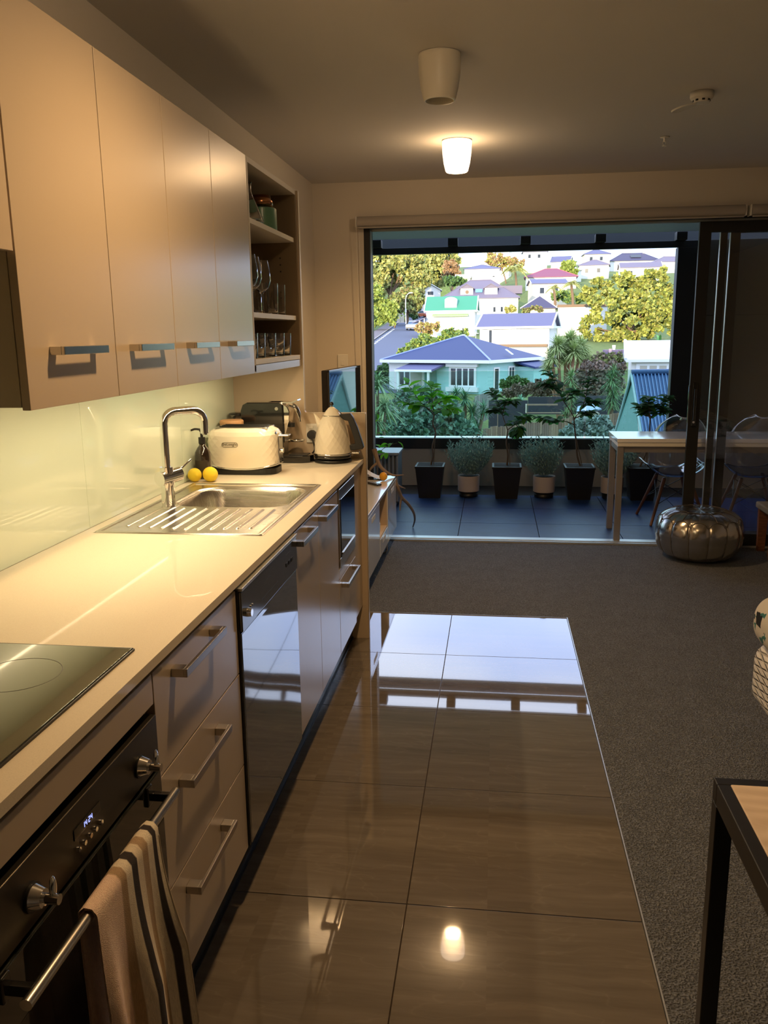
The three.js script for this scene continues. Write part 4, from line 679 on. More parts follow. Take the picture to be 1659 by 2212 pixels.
// ================================================================ balcony
const ZB = -8.35;
{
  const f = thing('balcony_floor', 'slate tiled balcony floor tinted with reflected sky blue beyond the threshold', 'floor', [0, 0, 0], null, 'structure');
  mesh('slab', bx(-2.2, 3.6, -0.25, -0.014, -6.16, -8.51), M.grout, f);
  const xs = [-2.2, -1.485, -0.875, -0.264, 0.348, 0.96, 1.572, 2.184, 2.796, 3.6], zs = [-6.162, -6.645, -7.25, -7.86];
  let q = 0;
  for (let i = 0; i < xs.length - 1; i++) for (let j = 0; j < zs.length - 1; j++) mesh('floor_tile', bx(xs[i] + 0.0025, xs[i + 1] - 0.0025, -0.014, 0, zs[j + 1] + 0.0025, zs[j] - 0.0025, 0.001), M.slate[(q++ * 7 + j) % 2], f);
  const p = thing('parapet', 'low grey rendered balcony wall topped by black rail', 'wall', [0, 0, 0], null, 'structure');
  mesh('wall', bx(-2.2, 3.6, 0.0, 0.376, ZB, ZB - 0.16), M.parapet, p);
  mesh('black_strip', bx(-2.2, 3.6, -0.014, -0.004, -7.86, ZB), M.black, p);  // plain black strip between the last tiles and the wall
  mesh('sill_rail', bx(-2.2, 1.67, 0.376, 0.48, ZB + 0.01, ZB - 0.15, 0.004), M.alu, p);
  mesh('sill_flashing', bx(-2.2, 1.67, 0.48, 0.485, ZB - 0.02, ZB - 0.16), M.aluPale, p);
  const g = thing('balustrade', 'frameless clear glass balustrade panels speckled above the black rail', 'balustrade', [0, 0, 0]);
  for (const [a, b] of [[-2.2, -1.0], [-0.995, 0.875], [0.895, 1.66]]) mesh('glass_panel', bx(a, b, 0.4855, 1.143, ZB - 0.075, ZB - 0.087), M.glassGreen, g);
  mesh('glass_spot', [...Array(420)].map(() => { const x = rnd(-1.25, 1.62), low = rnd() < 0.7, y = low ? 0.49 + Math.pow(rnd(), 2.2) * 0.1 : rnd(0.55, 1.12), s = rnd(0.0012, 0.0032); return new THREE.CircleGeometry(s, 6).translate(x, y, ZB - 0.0745); }), S(lin(0.55, 0.6, 0.62), { roughness: 0.9, side: THREE.DoubleSide }), g).userData.kind = 'stuff';
  const s = thing('balcony_frame', 'black steel beam and post framing the balcony opening', 'frame', [0, 0, 0], null, 'structure');
  mesh('beam', bx(-2.2, 1.85, 2.264, 2.323, ZB, ZB - 0.06, 0.003), M.alu, s);
  mesh('post', bx(1.666, 1.85, 0.485, 2.264, ZB, ZB - 0.12, 0.003), M.alu, s);
  for (const x of [-1.15, -0.417, 0.265, 0.953, 1.68]) mesh('bracket', bx(x - 0.047, x + 0.047, 2.323, 2.395, ZB + 0.075, ZB - 0.04, 0.002), M.alu, s);
  mesh('outer_fascia', bx(-4, 5, 2.372, 2.478, -8.9, -8.98), S(lin(0.12, 0.13, 0.145), { roughness: 0.7 }), s);
  for (const x of [-3.5, 4.4]) mesh('fascia_arm', bx(x - 0.05, x + 0.05, 2.4, 2.45, -8.2, -8.9), M.alu, s);
  const c = thing('cladding_wall', 'dark olive cladding closing the far side of the balcony', 'wall', [0, 0, 0], null, 'structure');
  for (const [y0, y1] of [[0.38, 1.642], [1.647, 2.323]]) for (const [x0, x1] of [[1.855, 2.72], [2.725, 3.6]]) mesh('cladding_panel', bx(x0, x1, y0, y1, ZB + 0.0, ZB - 0.05, 0.002), M.clad, c);
  mesh('backing', bx(1.855, 3.6, 0.38, 2.323, ZB - 0.051, ZB - 0.12), M.black, c);
  tag(mesh('trim_1', bx(-2.2, 3.6, 2.395, 2.727, -6.1, -8.27), M.soffit), 'pale blue-grey balcony soffit behind the beam', 'soffit', null, 'structure');
  tag(mesh('wall_balcony_side', [bx(-2.4, -2.2, -0.25, 2.727, -6.1, ZB + 0.02), bx(3.6, 3.8, -0.25, 2.727, -6.1, ZB + 0.02), bx(-2.2, XW - 0.2, -0.25, 2.395, -6.1, -6.0), bx(3.4, 3.6, -0.25, 2.395, -6.1, -6.0)], M.render), 'rendered walls at both ends of the balcony', 'wall', null, 'structure');
}
// the apartment block around the room; it shades the gardens in front of it
tag(mesh('apartment_block', [bx(-26, 26, CEIL + 0.2, 8.4, 8, -8.27), bx(-26, -2.4, -7, CEIL + 0.2, 8, -8.27), bx(3.8, 26, -7, CEIL + 0.2, 8, -8.27), bx(-2.4, 3.8, -7, -0.25, 8, -8.27), bx(-2.4, 3.8, -0.25, CEIL + 0.2, 3.0, 8)], M.render), 'rendered outer walls of the apartment block around the room', 'building', null, 'structure');

// ---------------------------------------------------------------- pots and plants
const soilM = S(lin(0.02, 0.016, 0.012), { roughness: 1, bumpMap: grainT, bumpScale: 0.004 });
const barkM = S(lin(0.17, 0.125, 0.085), { roughness: 0.9, bumpMap: grainT, bumpScale: 0.002 });
function leafGeo(len, wid, fold, droop) {                            // pointed oval leaf from the origin along +z
  const pos = [], idx = [], N = 6;
  for (let i = 0; i <= N; i++) { const t = i / N, w = wid * Math.pow(Math.sin(Math.PI * Math.min(1, t * 0.92 + 0.04)), 0.8) * (t === N ? 0 : 1), y = -droop * t * t * len; pos.push(-w / 2, y + fold * w, t * len, 0, y, t * len, w / 2, y + fold * w, t * len); }
  for (let i = 0; i < N; i++) { const a = i * 3; idx.push(a, a + 1, a + 3, a + 1, a + 4, a + 3, a + 1, a + 2, a + 4, a + 2, a + 5, a + 4); }
  const g = new THREE.BufferGeometry(); g.setAttribute('position', new THREE.Float32BufferAttribute(pos, 3)); g.setIndex(idx); g.computeVertexNormals(); return clean(g);
}
const leafG = [leafGeo(0.115, 0.068, 0.1, 0.25), leafGeo(0.1, 0.062, 0.14, 0.1), leafGeo(0.13, 0.074, 0.08, 0.35)], leafS = [leafGeo(0.058, 0.034, 0.15, 0.3), leafGeo(0.05, 0.032, 0.2, 0.5), leafGeo(0.066, 0.036, 0.1, 0.2)];
const leafM = (c) => P(c, { roughness: 0.85, specularIntensity: 0.5, side: THREE.DoubleSide, transmission: 0.45, thickness: 0 });
const citrus = [leafM(lin(0.12, 0.5, 0.02)), leafM(lin(0.2, 0.62, 0.03)), leafM(lin(0.07, 0.35, 0.015))], dark = [leafM(lin(0.035, 0.14, 0.03)), leafM(lin(0.055, 0.2, 0.035)), leafM(lin(0.022, 0.095, 0.028))];
function leafAt(o, p, dir, roll, gs, ms, s = 1) {
  const k = Math.floor(rnd(0, 2.999)), m = new THREE.Mesh(gs[Math.floor(rnd(0, 2.999))], ms[k]); m.name = 'leaf'; m.castShadow = m.receiveShadow = true;
  m.position.copy(p); m.lookAt(p.clone().add(dir)); m.rotateZ(roll); m.scale.setScalar(s * rnd(0.85, 1.15)); o.add(m);
}
function squarePot(o) {
  const p = mesh('pot', [extrude([[-0.1, 0], [0.1, 0], [0.132, 0.3], [-0.132, 0.3]], 0.2, 0), ].map((g) => { const q = g.attributes.position; g.translate(0, 0, -0.1); for (let i = 0; i < q.count; i++) q.setZ(i, Math.sign(q.getZ(i)) * (0.1 + 0.032 * q.getY(i) / 0.3)); g.computeVertexNormals(); return g; }), M.black, o);
  mesh('rim', [bx(-0.136, 0.136, 0.285, 0.303, 0.118, 0.136, 0.003), bx(-0.136, 0.136, 0.285, 0.303, -0.136, -0.118, 0.003), bx(-0.136, -0.118, 0.285, 0.303, -0.118, 0.118, 0.003), bx(0.118, 0.136, 0.285, 0.303, -0.118, 0.118, 0.003)], M.black, p);
  mesh('soil', bx(-0.117, 0.117, 0.27, 0.301, -0.117, 0.117), soilM, o);
}
// branches: lists of [px, py, distance offset]; leaves gather along their outer half
function pottedTree(x, label, pot, trunk, branches, gs, ms, nLeaf, sc, sprays = []) {
  const z = -7.775, o = thing('potted_tree', label, 'potted tree', [x, 0, z], 'small potted trees along the balcony wall');
  squarePot(o);
  const q = ([px, py, dz = 0]) => at(px, py, 7.775 + dz).sub(o.position);
  mesh('trunk', taper([V(rnd(-0.02, 0.02), 0.29, 0), ...trunk.map(q)], 0.0095, 0.006, 30, 7), barkM, o);
  mesh('support_stake', bar(V(0.03, 0.29, -0.01), q(trunk[trunk.length - 1]).add(V(0.012, -0.12, -0.01)), 0.004), barkM, o);
  for (const b of branches) {
    const pts = b.map(q); mesh('branch', taper(pts, 0.005, 0.0022, 16, 6), barkM, o);
    const c = new THREE.CatmullRomCurve3(pts);
    for (let i = 0; i < nLeaf; i++) { const t = 0.3 + 0.7 * Math.pow((i + 0.5) / nLeaf, 0.8), p = c.getPoint(t), tg = c.getTangent(t), a = i * 2.4 + rnd(0, 0.6); const d = V(Math.cos(a), rnd(-0.45, 0.35), Math.sin(a) * 0.8).addScaledVector(tg, 0.5).normalize(); leafAt(o, p, d, rnd(-0.5, 0.5), gs, ms, sc); }
  }
}
pottedTree(-0.595, 'young citrus tree with bright green leaves in square black pot', 0, [[935, 985], [934, 965], [941, 935], [935, 915], [938, 897]], [[[938, 897], [925, 885, 0.03], [908, 868, 0.06], [895, 850, 0.05], [878, 826, 0]], [[938, 897], [934, 870, -0.04], [932, 845, -0.02], [931, 832, 0]], [[938, 897], [950, 890, 0.05], [965, 885, -0.02], [985, 883, 0]], [[936, 890], [915, 878, -0.08], [895, 875, -0.1], [872, 868, -0.08]], [[935, 880], [945, 866, 0.08], [960, 862, 0.1], [970, 857, 0.08]]], leafG, citrus, 16, 1.0);
pottedTree(0.12, 'short dark leaved camellia tree in square black pot', 0, [[1097, 985], [1094, 955], [1095, 945], [1097, 930]], [[[1097, 930], [1088, 905, 0.03], [1082, 885, 0], [1072, 862, 0], [1060, 842, 0.02]], [[1086, 895], [1075, 888, 0.08], [1064, 885, 0.06]], [[1086, 892], [1095, 870, -0.06], [1108, 866, -0.04]], [[1097, 928], [1108, 920, 0.05], [1122, 905, 0.05], [1140, 900, 0.02]], [[1112, 915], [1120, 925, 0.06], [1116, 934, 0.08]]], leafS, dark, 32, 1.5);
pottedTree(0.78, 'tall open camellia tree with dark leaves in square black pot', 0, [[1247, 985], [1245, 960], [1242, 930], [1239, 900]], [[[1239, 900], [1230, 885, 0.02], [1215, 862, 0], [1208, 845, 0], [1195, 820, 0], [1180, 800, 0.02]], [[1241, 918], [1228, 912, 0.03], [1205, 908, 0.05], [1185, 905, 0.03], [1160, 901, 0]], [[1240, 905], [1255, 885, -0.02], [1266, 855, 0], [1270, 830, 0], [1274, 818, 0]], [[1240, 905], [1260, 895, 0.06], [1275, 890, 0.03]], [[1218, 866], [1232, 850, 0.08], [1240, 845, 0.1]], [[1206, 842], [1190, 835, -0.06], [1178, 828, -0.05]], [[1258, 880], [1272, 872, 0.05], [1286, 868, 0.03]]], leafS, dark, 27, 1.5);
pottedTree(1.34, 'round headed camellia tree in black pot behind the clear chair', 0, [[1393, 985], [1402, 950], [1404, 915], [1405, 905]], [[[1405, 905], [1395, 890, 0.03], [1382, 878, 0]], [[1405, 905], [1402, 880, -0.04], [1400, 858, 0]], [[1405, 905], [1418, 885, 0.05], [1430, 870, 0], [1446, 855, 0]], [[1404, 900], [1390, 895, 0.08], [1400, 875, 0.1]], [[1405, 900], [1425, 892, 0.08], [1435, 882, 0.1]]], leafS, dark, 28, 1.45);
function lavender(x, z, label, lean) {
  const o = thing('potted_shrub', label, 'potted shrub', [x, 0, z], 'grey leaved shrubs in pale round pots');
  mesh('pot', lathe([[0, 0.05], [0.092, 0.05], [0.1, 0.056], [0.102, 0.2], [0.096, 0.2], [0.094, 0.18], [0, 0.178]], 36), S(lin(0.5, 0.44, 0.4), { roughness: 0.8 }), o);
  mesh('pot_foot', lathe([[0, 0], [0.082, 0], [0.088, 0.004], [0.09, 0.049], [0, 0.049]], 32), M.black, o);
  mesh('soil', cyl(0.093, 0.093, 0.01, 0, 0.178, 0, 24), soilM, o);
  const gs = [], lg = leafGeo(0.034, 0.008, 0.1, 0.1);
  for (let i = 0; i < 130; i++) {
    const a = rnd(0, 6.283), s = Math.sqrt(rnd()) * 0.8, l = rnd(0.25, 0.44) * (1 - s * 0.25), top = V(Math.cos(a) * s * 0.23 + lean * l * 0.2, l, Math.sin(a) * s * 0.15), base = V(Math.cos(a) * s * 0.06, 0.18, Math.sin(a) * s * 0.06);
    const c = new THREE.QuadraticBezierCurve3(base, base.clone().add(V(top.x * 0.75, l * 0.45, top.z * 0.75)), base.clone().add(top));
    for (let k = 0; k < 20; k++) { const t = 0.15 + 0.85 * k / 20, p = c.getPoint(t), g = lg.clone(), b = k * 2.4 + i; const q = new THREE.Quaternion().setFromUnitVectors(V(0, 0, 1), V(Math.cos(b), 0.9, Math.sin(b)).normalize()); g.applyQuaternion(q).scale(1.1, 1.1, 1.1).translate(p.x, p.y, p.z); gs.push(g); }
  }
  const f = mesh('foliage', gs, S(lin(0.27, 0.43, 0.38), { roughness: 0.9, side: THREE.DoubleSide }), o); f.userData.kind = 'stuff';
}
lavender(-0.234, -7.8, 'grey-green lavender bush in pale pot between citrus and camellia', 0.2);
lavender(0.468, -7.8, 'grey-green lavender bush in pale pot between the two camellias', -0.5);
lavender(1.085, -7.79, 'grey-green lavender bush in pale pot behind the table legs', 0.1);
{ // slatted metal box at the left end, climbing plant beside it
  const o = thing('heat_pump', 'grey slatted metal heat pump unit at end of the balcony', 'heat pump', [-1.12, 0, -7.35]);
  mesh('case', bx(-0.3, 0.285, 0.04, 0.47, -0.17, 0.14, 0.006), S(lin(0.07, 0.08, 0.095), { roughness: 0.5 }), o);
  mesh('lid', bx(-0.31, 0.295, 0.47, 0.495, -0.18, 0.17, 0.006), S(lin(0.2, 0.22, 0.26), { roughness: 0.35 }), o);
  for (let i = 0; i < 17; i++) mesh('slat', bx(-0.29 + i * 0.035, -0.272 + i * 0.035, 0.06, 0.468, 0.14, 0.165, 0.003), S(lin(0.16, 0.18, 0.21), { roughness: 0.45 }), o);
  mesh('foot', [bx(-0.28, -0.2, 0.0, 0.04, -0.17, 0.14), bx(0.18, 0.26, 0, 0.04, -0.17, 0.14)], M.black, o);
  const v = thing('climbing_plant', 'thin climbing plant in small pot standing before the heat pump', 'plant', [-0.98, 0, -7.06]);
  mesh('pot', lathe([[0, 0], [0.06, 0], [0.08, 0.16], [0.074, 0.16], [0.07, 0.14], [0, 0.14]], 24), M.black, v);
  const q = (px, py, dz = 0) => at(px, py, 7.06 + dz).sub(V(-0.98, 0, -7.06));
  mesh('stem', taper([V(0, 0.14, 0), q(812, 985), q(810, 950), q(809, 920), q(808, 895)], 0.008, 0.003, 24, 6), barkM, v);
  mesh('soil', cyl(0.069, 0.069, 0.004, 0, 0.139, 0, 20), soilM, v);
  for (const [px, py] of [[814, 893], [811, 912], [824, 931], [815, 936], [818, 946], [838, 960], [848, 958], [860, 955], [818, 968], [826, 975], [815, 980], [834, 978], [812, 905], [822, 966], [830, 981]]) leafAt(v, q(px, py, rnd(-0.05, 0.05)), V(rnd(-1, 1), rnd(-0.5, 0.3), rnd(-0.4, 0.6)).normalize(), rnd(-0.6, 0.6), leafS, citrus, 1.2);
  mesh('side_shoot', [taper([q(812, 985), q(830, 968), q(848, 960), q(858, 957)], 0.003, 0.0015, 16, 5)], barkM, v);
}
// ---------------------------------------------------------------- balcony table and clear chairs
{
  const o = thing('balcony_table', 'white topped outdoor table with square grey metal legs', 'table', [0.876, 0, -6.115]);
  mesh('table_top', [bx(0, 1.65, 0.728, 0.756, -0.47, 0, 0.002)], M.white, o);
  mesh('under_leaf', bx(0.004, 1.646, 0.699, 0.7265, -0.466, -0.004, 0.002), M.whiteMatt, o);
  const gm = S(lin(0.3, 0.28, 0.27), { roughness: 0.4, metalness: 0.5 });
  mesh('apron', [bx(0.045, 1.6, 0.655, 0.698, -0.045, -0.02), bx(0.045, 1.6, 0.655, 0.698, -0.445, -0.42), bx(0.012, 0.032, 0.655, 0.698, -0.42, -0.045)], gm, o);
  for (const x of [0.005, 1.6]) for (const z of [-0.056, -0.452]) mesh('leg', bx(x, x + 0.045, 0.0, 0.698, z, z + 0.045, 0.003), gm, o);
}
function clearChair(x, z, turn, label) {
  const o = thing('clear_chair', label, 'chair', [x, 0, z], 'clear shell chairs at the balcony table'); o.rotation.y = turn;
  // seat and back as one moulded shell: s runs from front edge to top of back, u across
  const shell = (e) => { const pos = [], idx = [], NS = 40, NU = 32;
    const prof = [[0.21, 0.405], [0.19, 0.415], [0.1, 0.4], [0.0, 0.38], [-0.1, 0.375], [-0.17, 0.4], [-0.205, 0.47], [-0.225, 0.58], [-0.245, 0.72], [-0.265, 0.855]].map(([a, b]) => V(a, b, 0)), c = new THREE.CatmullRomCurve3(prof);
    for (let j = 0; j <= NS; j++) { const t = j / NS, p = c.getPoint(t), n = c.getTangent(t), wid = 0.225 * (t > 0.72 ? Math.sqrt(Math.max(0.02, 1 - Math.pow((t - 0.72) / 0.285, 3))) : 1) * (t < 0.12 ? 0.86 + 1.17 * t : 1), curl = t < 0.35 ? 0.06 + 0.1 * t : 0.1;
      for (let i = 0; i <= NU; i++) { const u = i / NU * 2 - 1, w = Math.pow(Math.abs(u), 3) * curl; pos.push(u * wid, p.y + (-n.x) * (w + e), p.x + n.y * (w + e)); } }
    for (let j = 0; j < NS; j++) for (let i = 0; i < NU; i++) { const a = j * (NU + 1) + i; idx.push(a, a + 1, a + NU + 1, a + 1, a + NU + 2, a + NU + 1); }
    return { pos, idx, NS, NU }; };
  const A = shell(0), B = shell(-0.006), n = A.pos.length / 3, pos = [...A.pos, ...B.pos], idx = [...A.idx]; for (let i = 0; i < B.idx.length; i += 3) idx.push(B.idx[i] + n, B.idx[i + 2] + n, B.idx[i + 1] + n);
  const edge = []; for (let i = 0; i <= A.NU; i++) edge.push(i); for (let j = 1; j <= A.NS; j++) edge.push(j * (A.NU + 1) + A.NU); for (let i = A.NU - 1; i >= 0; i--) edge.push(A.NS * (A.NU + 1) + i); for (let j = A.NS - 1; j >= 0; j--) edge.push(j * (A.NU + 1));
  for (let k = 0; k < edge.length - 1; k++) idx.push(edge[k], edge[k] + n, edge[k + 1], edge[k + 1], edge[k] + n, edge[k + 1] + n);
  const g = new THREE.BufferGeometry(); g.setAttribute('position', new THREE.Float32BufferAttribute(pos, 3)); g.setIndex(idx); g.computeVertexNormals();
  mesh('shell', g, P(lin(0.9, 0.93, 0.98), { transmission: 1, thickness: 0.006, roughness: 0.02, ior: 1.58 }), o);
  mesh('shell_rim', new THREE.TubeGeometry(new THREE.CatmullRomCurve3(edge.filter((_, k) => k % 3 === 0).map((k) => V(A.pos[3 * k], A.pos[3 * k + 1], A.pos[3 * k + 2]))), 160, 0.0042, 6), P(lin(0.95, 0.97, 1), { transmission: 0.75, roughness: 0.12, thickness: 0.004, ior: 1.58 }), o);
  const top = [[-0.1, 0.1], [0.1, 0.1], [-0.1, -0.12], [0.1, -0.12]], bot = [[-0.215, 0.22], [0.215, 0.22], [-0.215, -0.23], [0.215, -0.23]];
  for (let i = 0; i < 4; i++) mesh('leg', bar(V(bot[i][0], 0.0035, bot[i][1]), V(top[i][0], 0.362, top[i][1]), 0.011, 0.0155, 14), M.woodMid, o);
  const k = (i, t) => V(bot[i][0] + (top[i][0] - bot[i][0]) * t, 0.362 * t, bot[i][1] + (top[i][1] - bot[i][1]) * t);
  for (const [a, b, p, q] of [[0, 1, 0.45, 0.9], [1, 0, 0.45, 0.9], [2, 3, 0.45, 0.9], [3, 2, 0.45, 0.9], [0, 2, 0.45, 0.9], [2, 0, 0.45, 0.9], [1, 3, 0.45, 0.9], [3, 1, 0.45, 0.9]]) mesh('wire_brace', bar(k(a, p), k(b, q), 0.003), M.alu, o);
  for (let i = 0; i < 4; i++) mesh('mount', bar(V(top[i][0], 0.35, top[i][1]), V(top[i][0], 0.372, top[i][1]), 0.012), M.black, o);
}
clearChair(1.43, -6.875, Math.PI + 0.08, 'clear moulded plastic chair with wooden legs partly behind the sliding door');
clearChair(2.04, -6.88, Math.PI - 0.08, 'clear moulded plastic chair with wooden legs behind the fixed glass');

// ================================================================ the hillside outside
const FD = [[8, -5.6], [20, -4.6], [40, -3.7], [55, -3.4], [75, -2.6], [88, -1.4], [105, 0], [125, 1.6], [145, 4], [185, 10.5], [225, 15.5], [262, 19], [320, 22], [420, 33]];
const road = [[770, 850, 62], [803, 792, 80], [832, 752, 102], [862, 723, 128], [884, 703, 155], [900, 686, 185], [914, 672, 220], [940, 662, 255]].map(([a, b, d]) => at(a, b, d));
const roadC = new THREE.CatmullRomCurve3(road), roadP = roadC.getPoints(120);
function flat(d) { if (d <= FD[0][0]) return FD[0][1]; for (let i = 0; i < FD.length - 1; i++) if (d <= FD[i + 1][0]) { const t = (d - FD[i][0]) / (FD[i + 1][0] - FD[i][0]); return FD[i][1] + (FD[i + 1][1] - FD[i][1]) * t; } return FD[FD.length - 1][1]; }
function ground(x, z) {
  let best = 1e9, ry = 0; for (const p of roadP) { const q = Math.hypot(p.x - x, p.z - z); if (q < best) { best = q; ry = p.y; } }
  const k = THREE.MathUtils.smoothstep(best, 6, 26), n = 0.25 * noise.noise(x * 0.11, 3, z * 0.11) * THREE.MathUtils.smoothstep(-z, 12, 60);
  return ry * (1 - k) + (flat(-z) + n) * k - (best < 6.5 ? 0.06 : 0);
}
{
  const ds = []; for (let d = 8.3; d < 420; d *= 1.035) ds.push(d);
  const pos = [], idx = [], uv = [], NX = 70;
  ds.forEach((d) => { for (let i = 0; i <= NX; i++) { const x = (-0.6 + 1.3 * i / NX) * (d + 14); pos.push(x, ground(x, -d), -d); uv.push(x, d); } });
  for (let j = 0; j < ds.length - 1; j++) for (let i = 0; i < NX; i++) { const a = j * (NX + 1) + i; idx.push(a, a + 1, a + NX + 1, a + 1, a + NX + 2, a + NX + 1); }
  const g = new THREE.BufferGeometry(); g.setAttribute('position', new THREE.Float32BufferAttribute(pos, 3)); g.setAttribute('uv', new THREE.Float32BufferAttribute(uv, 2)); g.setIndex(idx); g.computeVertexNormals();
  const gt = tex(256, 256, (u, v) => { const [x, y, z] = torus(u, v, 1); const n = 0.5 + fbm(x * 3, y * 3, z * 3, 4) + rnd(-0.12, 0.12); return [0.3 + 0.14 * n, 0.36 + 0.14 * n, 0.15 + 0.1 * n]; }, true, 0.12, 0.12);
  tag(mesh('hillside', g, S(0xffffff, { map: gt, roughness: 1 })), 'grassy hillside rising behind the houses', 'ground', null, 'structure');
}
{ // street with kerb, footpath and broken white line
  const o = thing('street', 'blue-grey asphalt street curving up between grass bank and houses', 'street', [0, 0, 0], null, 'structure');
  const N = 120, strip = (a, b, y, t0 = 0, t1 = 1, n = N) => { const pos = [], idx = []; for (let i = 0; i <= n; i++) { const t = t0 + (t1 - t0) * i / n, p = roadC.getPoint(t), g = roadC.getTangent(t), s = V(-g.z, 0, g.x).normalize(); for (const q of [a, b]) pos.push(p.x + s.x * q, p.y + y, p.z + s.z * q); } for (let i = 0; i < n; i++) idx.push(2 * i, 2 * i + 1, 2 * i + 2, 2 * i + 1, 2 * i + 3, 2 * i + 2); const g = new THREE.BufferGeometry(); g.setAttribute('position', new THREE.Float32BufferAttribute(pos, 3)); g.setIndex(idx); g.computeVertexNormals(); if (g.attributes.normal.getY(0) < 0) { g.index.array.reverse(); g.computeVertexNormals(); } return g; };
  mesh('roadway', strip(-2.6, 4.6, 0.02), S(lin(0.085, 0.1, 0.15), { roughness: 0.85, bumpMap: grainT, bumpScale: 0.01 }), o);
  mesh('footpath', strip(-4.6, -2.75, 0.12), S(lin(0.16, 0.14, 0.15), { roughness: 0.9 }), o);
  mesh('kerb', strip(-2.8, -2.58, 0.13), S(lin(0.3, 0.28, 0.27), { roughness: 0.9 }), o);
  for (let i = 0; i < 26; i++) { const t = 0.1 + i * 0.016; mesh('lane_dash', strip(-2.1, -1.75, 0.035, t, t + 0.0085, 2), S(lin(0.8, 0.8, 0.78), { roughness: 0.8 }), o); }
}
// ---------------------------------------------------------------- plants of many small leaves
function leafMesh(n, place, col, size) {                             // n folded leaf sprays; place() -> point; colours vary from leaf to leaf
  const pos = [], c = [];
  for (let i = 0; i < n; i++) {
    const p = place(i), s = size * rnd(0.6, 1.4), a = rnd(0, 6.283), e = rnd(-1.2, 1.2), d = V(Math.cos(a) * Math.cos(e), Math.sin(e), Math.sin(a) * Math.cos(e)), u = V(rnd(-1, 1), rnd(-1, 1), rnd(-1, 1)).cross(d).normalize().multiplyScalar(s * 0.42), k = col[Math.floor(rnd(0, col.length - 0.001))], f = rnd(0.8, 1.2);
    const q = p.clone().addScaledVector(d, s), m = p.clone().addScaledVector(d, s * 0.5);
    for (const v of [p, m.clone().add(u), q, p, q, m.clone().sub(u)]) { pos.push(v.x, v.y, v.z); c.push(k[0] * f, k[1] * f, k[2] * f); }
  }
  const g = new THREE.BufferGeometry(); g.setAttribute('position', new THREE.Float32BufferAttribute(pos, 3)); g.setAttribute('color', new THREE.Float32BufferAttribute(c, 3)); g.computeVertexNormals(); return clean(g);
}
const folM = S(0xffffff, { vertexColors: true, roughness: 0.8, side: THREE.DoubleSide });
const trunkM = S(lin(0.2, 0.13, 0.08), { roughness: 0.95 });
const G = { olive: [[0.24, 0.28, 0.08], [0.31, 0.34, 0.11], [0.16, 0.2, 0.06]], gold: [[0.39, 0.37, 0.1], [0.32, 0.31, 0.08], [0.44, 0.42, 0.16]], lime: [[0.25, 0.33, 0.06], [0.3, 0.36, 0.09], [0.2, 0.27, 0.05]], green: [[0.08, 0.17, 0.05], [0.12, 0.22, 0.06], [0.06, 0.12, 0.045]], blueg: [[0.13, 0.27, 0.17], [0.18, 0.33, 0.22], [0.09, 0.2, 0.13]], rust: [[0.34, 0.2, 0.1], [0.28, 0.17, 0.09], [0.38, 0.26, 0.13]], brown: [[0.17, 0.12, 0.08], [0.22, 0.15, 0.1], [0.12, 0.1, 0.06]], grey: [[0.25, 0.32, 0.26], [0.3, 0.37, 0.32], [0.18, 0.25, 0.2]] };
// crown: clumps [px, py, halfwidth px, halfheight px]; distance d; the trunk stands on the ground below
function tree(name, label, cat, d, clumps, col, n, size, opt = {}) {
  const s = d / 1800, cx = clumps.reduce((a, b) => a + b[0], 0) / clumps.length, base = at(opt.tx ?? cx, 720, d); base.y = ground(base.x, base.z);
  const o = thing(name, label, cat, [base.x, base.y, base.z], opt.group);
  const cl = clumps.map(([px, py, w, h]) => ({ c: at(px, py, d).sub(base).add(V(0, 0, rnd(-0.3, 0.3) * w * s)), r: V(w * s, h * s, w * s * 0.9) })), area = cl.reduce((a, b) => a + b.r.x * b.r.y, 0);
  const list = []; for (const k of cl) { const m = Math.round(n * k.r.x * k.r.y / area), tufts = Math.max(5, Math.round(m / (opt.per ?? 70))), tc = []; for (let i = 0; i < tufts; i++) { const a = rnd(0, 6.283), e = Math.asin(rnd(-0.85, 1)), q = Math.pow(rnd(0.25, 1), 0.4); tc.push(V(Math.cos(a) * Math.cos(e) * k.r.x * q, Math.sin(e) * k.r.y * q, Math.sin(a) * Math.cos(e) * k.r.z * q).add(k.c)); } for (let i = 0; i < m; i++) { const c = tc[i % tufts], t = Math.min(k.r.x, k.r.y) * (opt.tuft ?? 0.26); const a = rnd(0, 6.283), e = Math.asin(rnd(-1, 1)), q = Math.pow(rnd(), 0.4) * t; list.push(V(c.x + Math.cos(a) * Math.cos(e) * q * 1.2, c.y + Math.sin(e) * q * 0.8, c.z + Math.sin(a) * Math.cos(e) * q)); } }
  const f = mesh('foliage', leafMesh(list.length, (i) => list[i], col, size), folM, o); f.userData.kind = 'stuff';
  if (opt.trunk !== 0) {
    const r = opt.trunk ?? 0.2, top = cl[0].c; mesh('trunk', taper([V(0, -0.3, 0), V(top.x * 0.2, top.y * 0.35, 0), V(top.x * 0.6, top.y * 0.75, top.z * 0.5), top], r, r * 0.35, 14, 7), trunkM, o);
    cl.slice(1, 6).forEach((k) => mesh('branch', taper([V(top.x * 0.3, Math.min(top.y, k.c.y) * 0.5, 0), k.c.clone().lerp(top, 0.5).setY((k.c.y + Math.min(top.y, k.c.y) * 0.5) / 2), k.c], r * 0.5, r * 0.15, 10, 6), trunkM, o));
  }
  return o;
}
const HT = 'trees on the sunlit hillside', GB = 'garden shrubs below the balcony', HB = 'bushes between the houses';
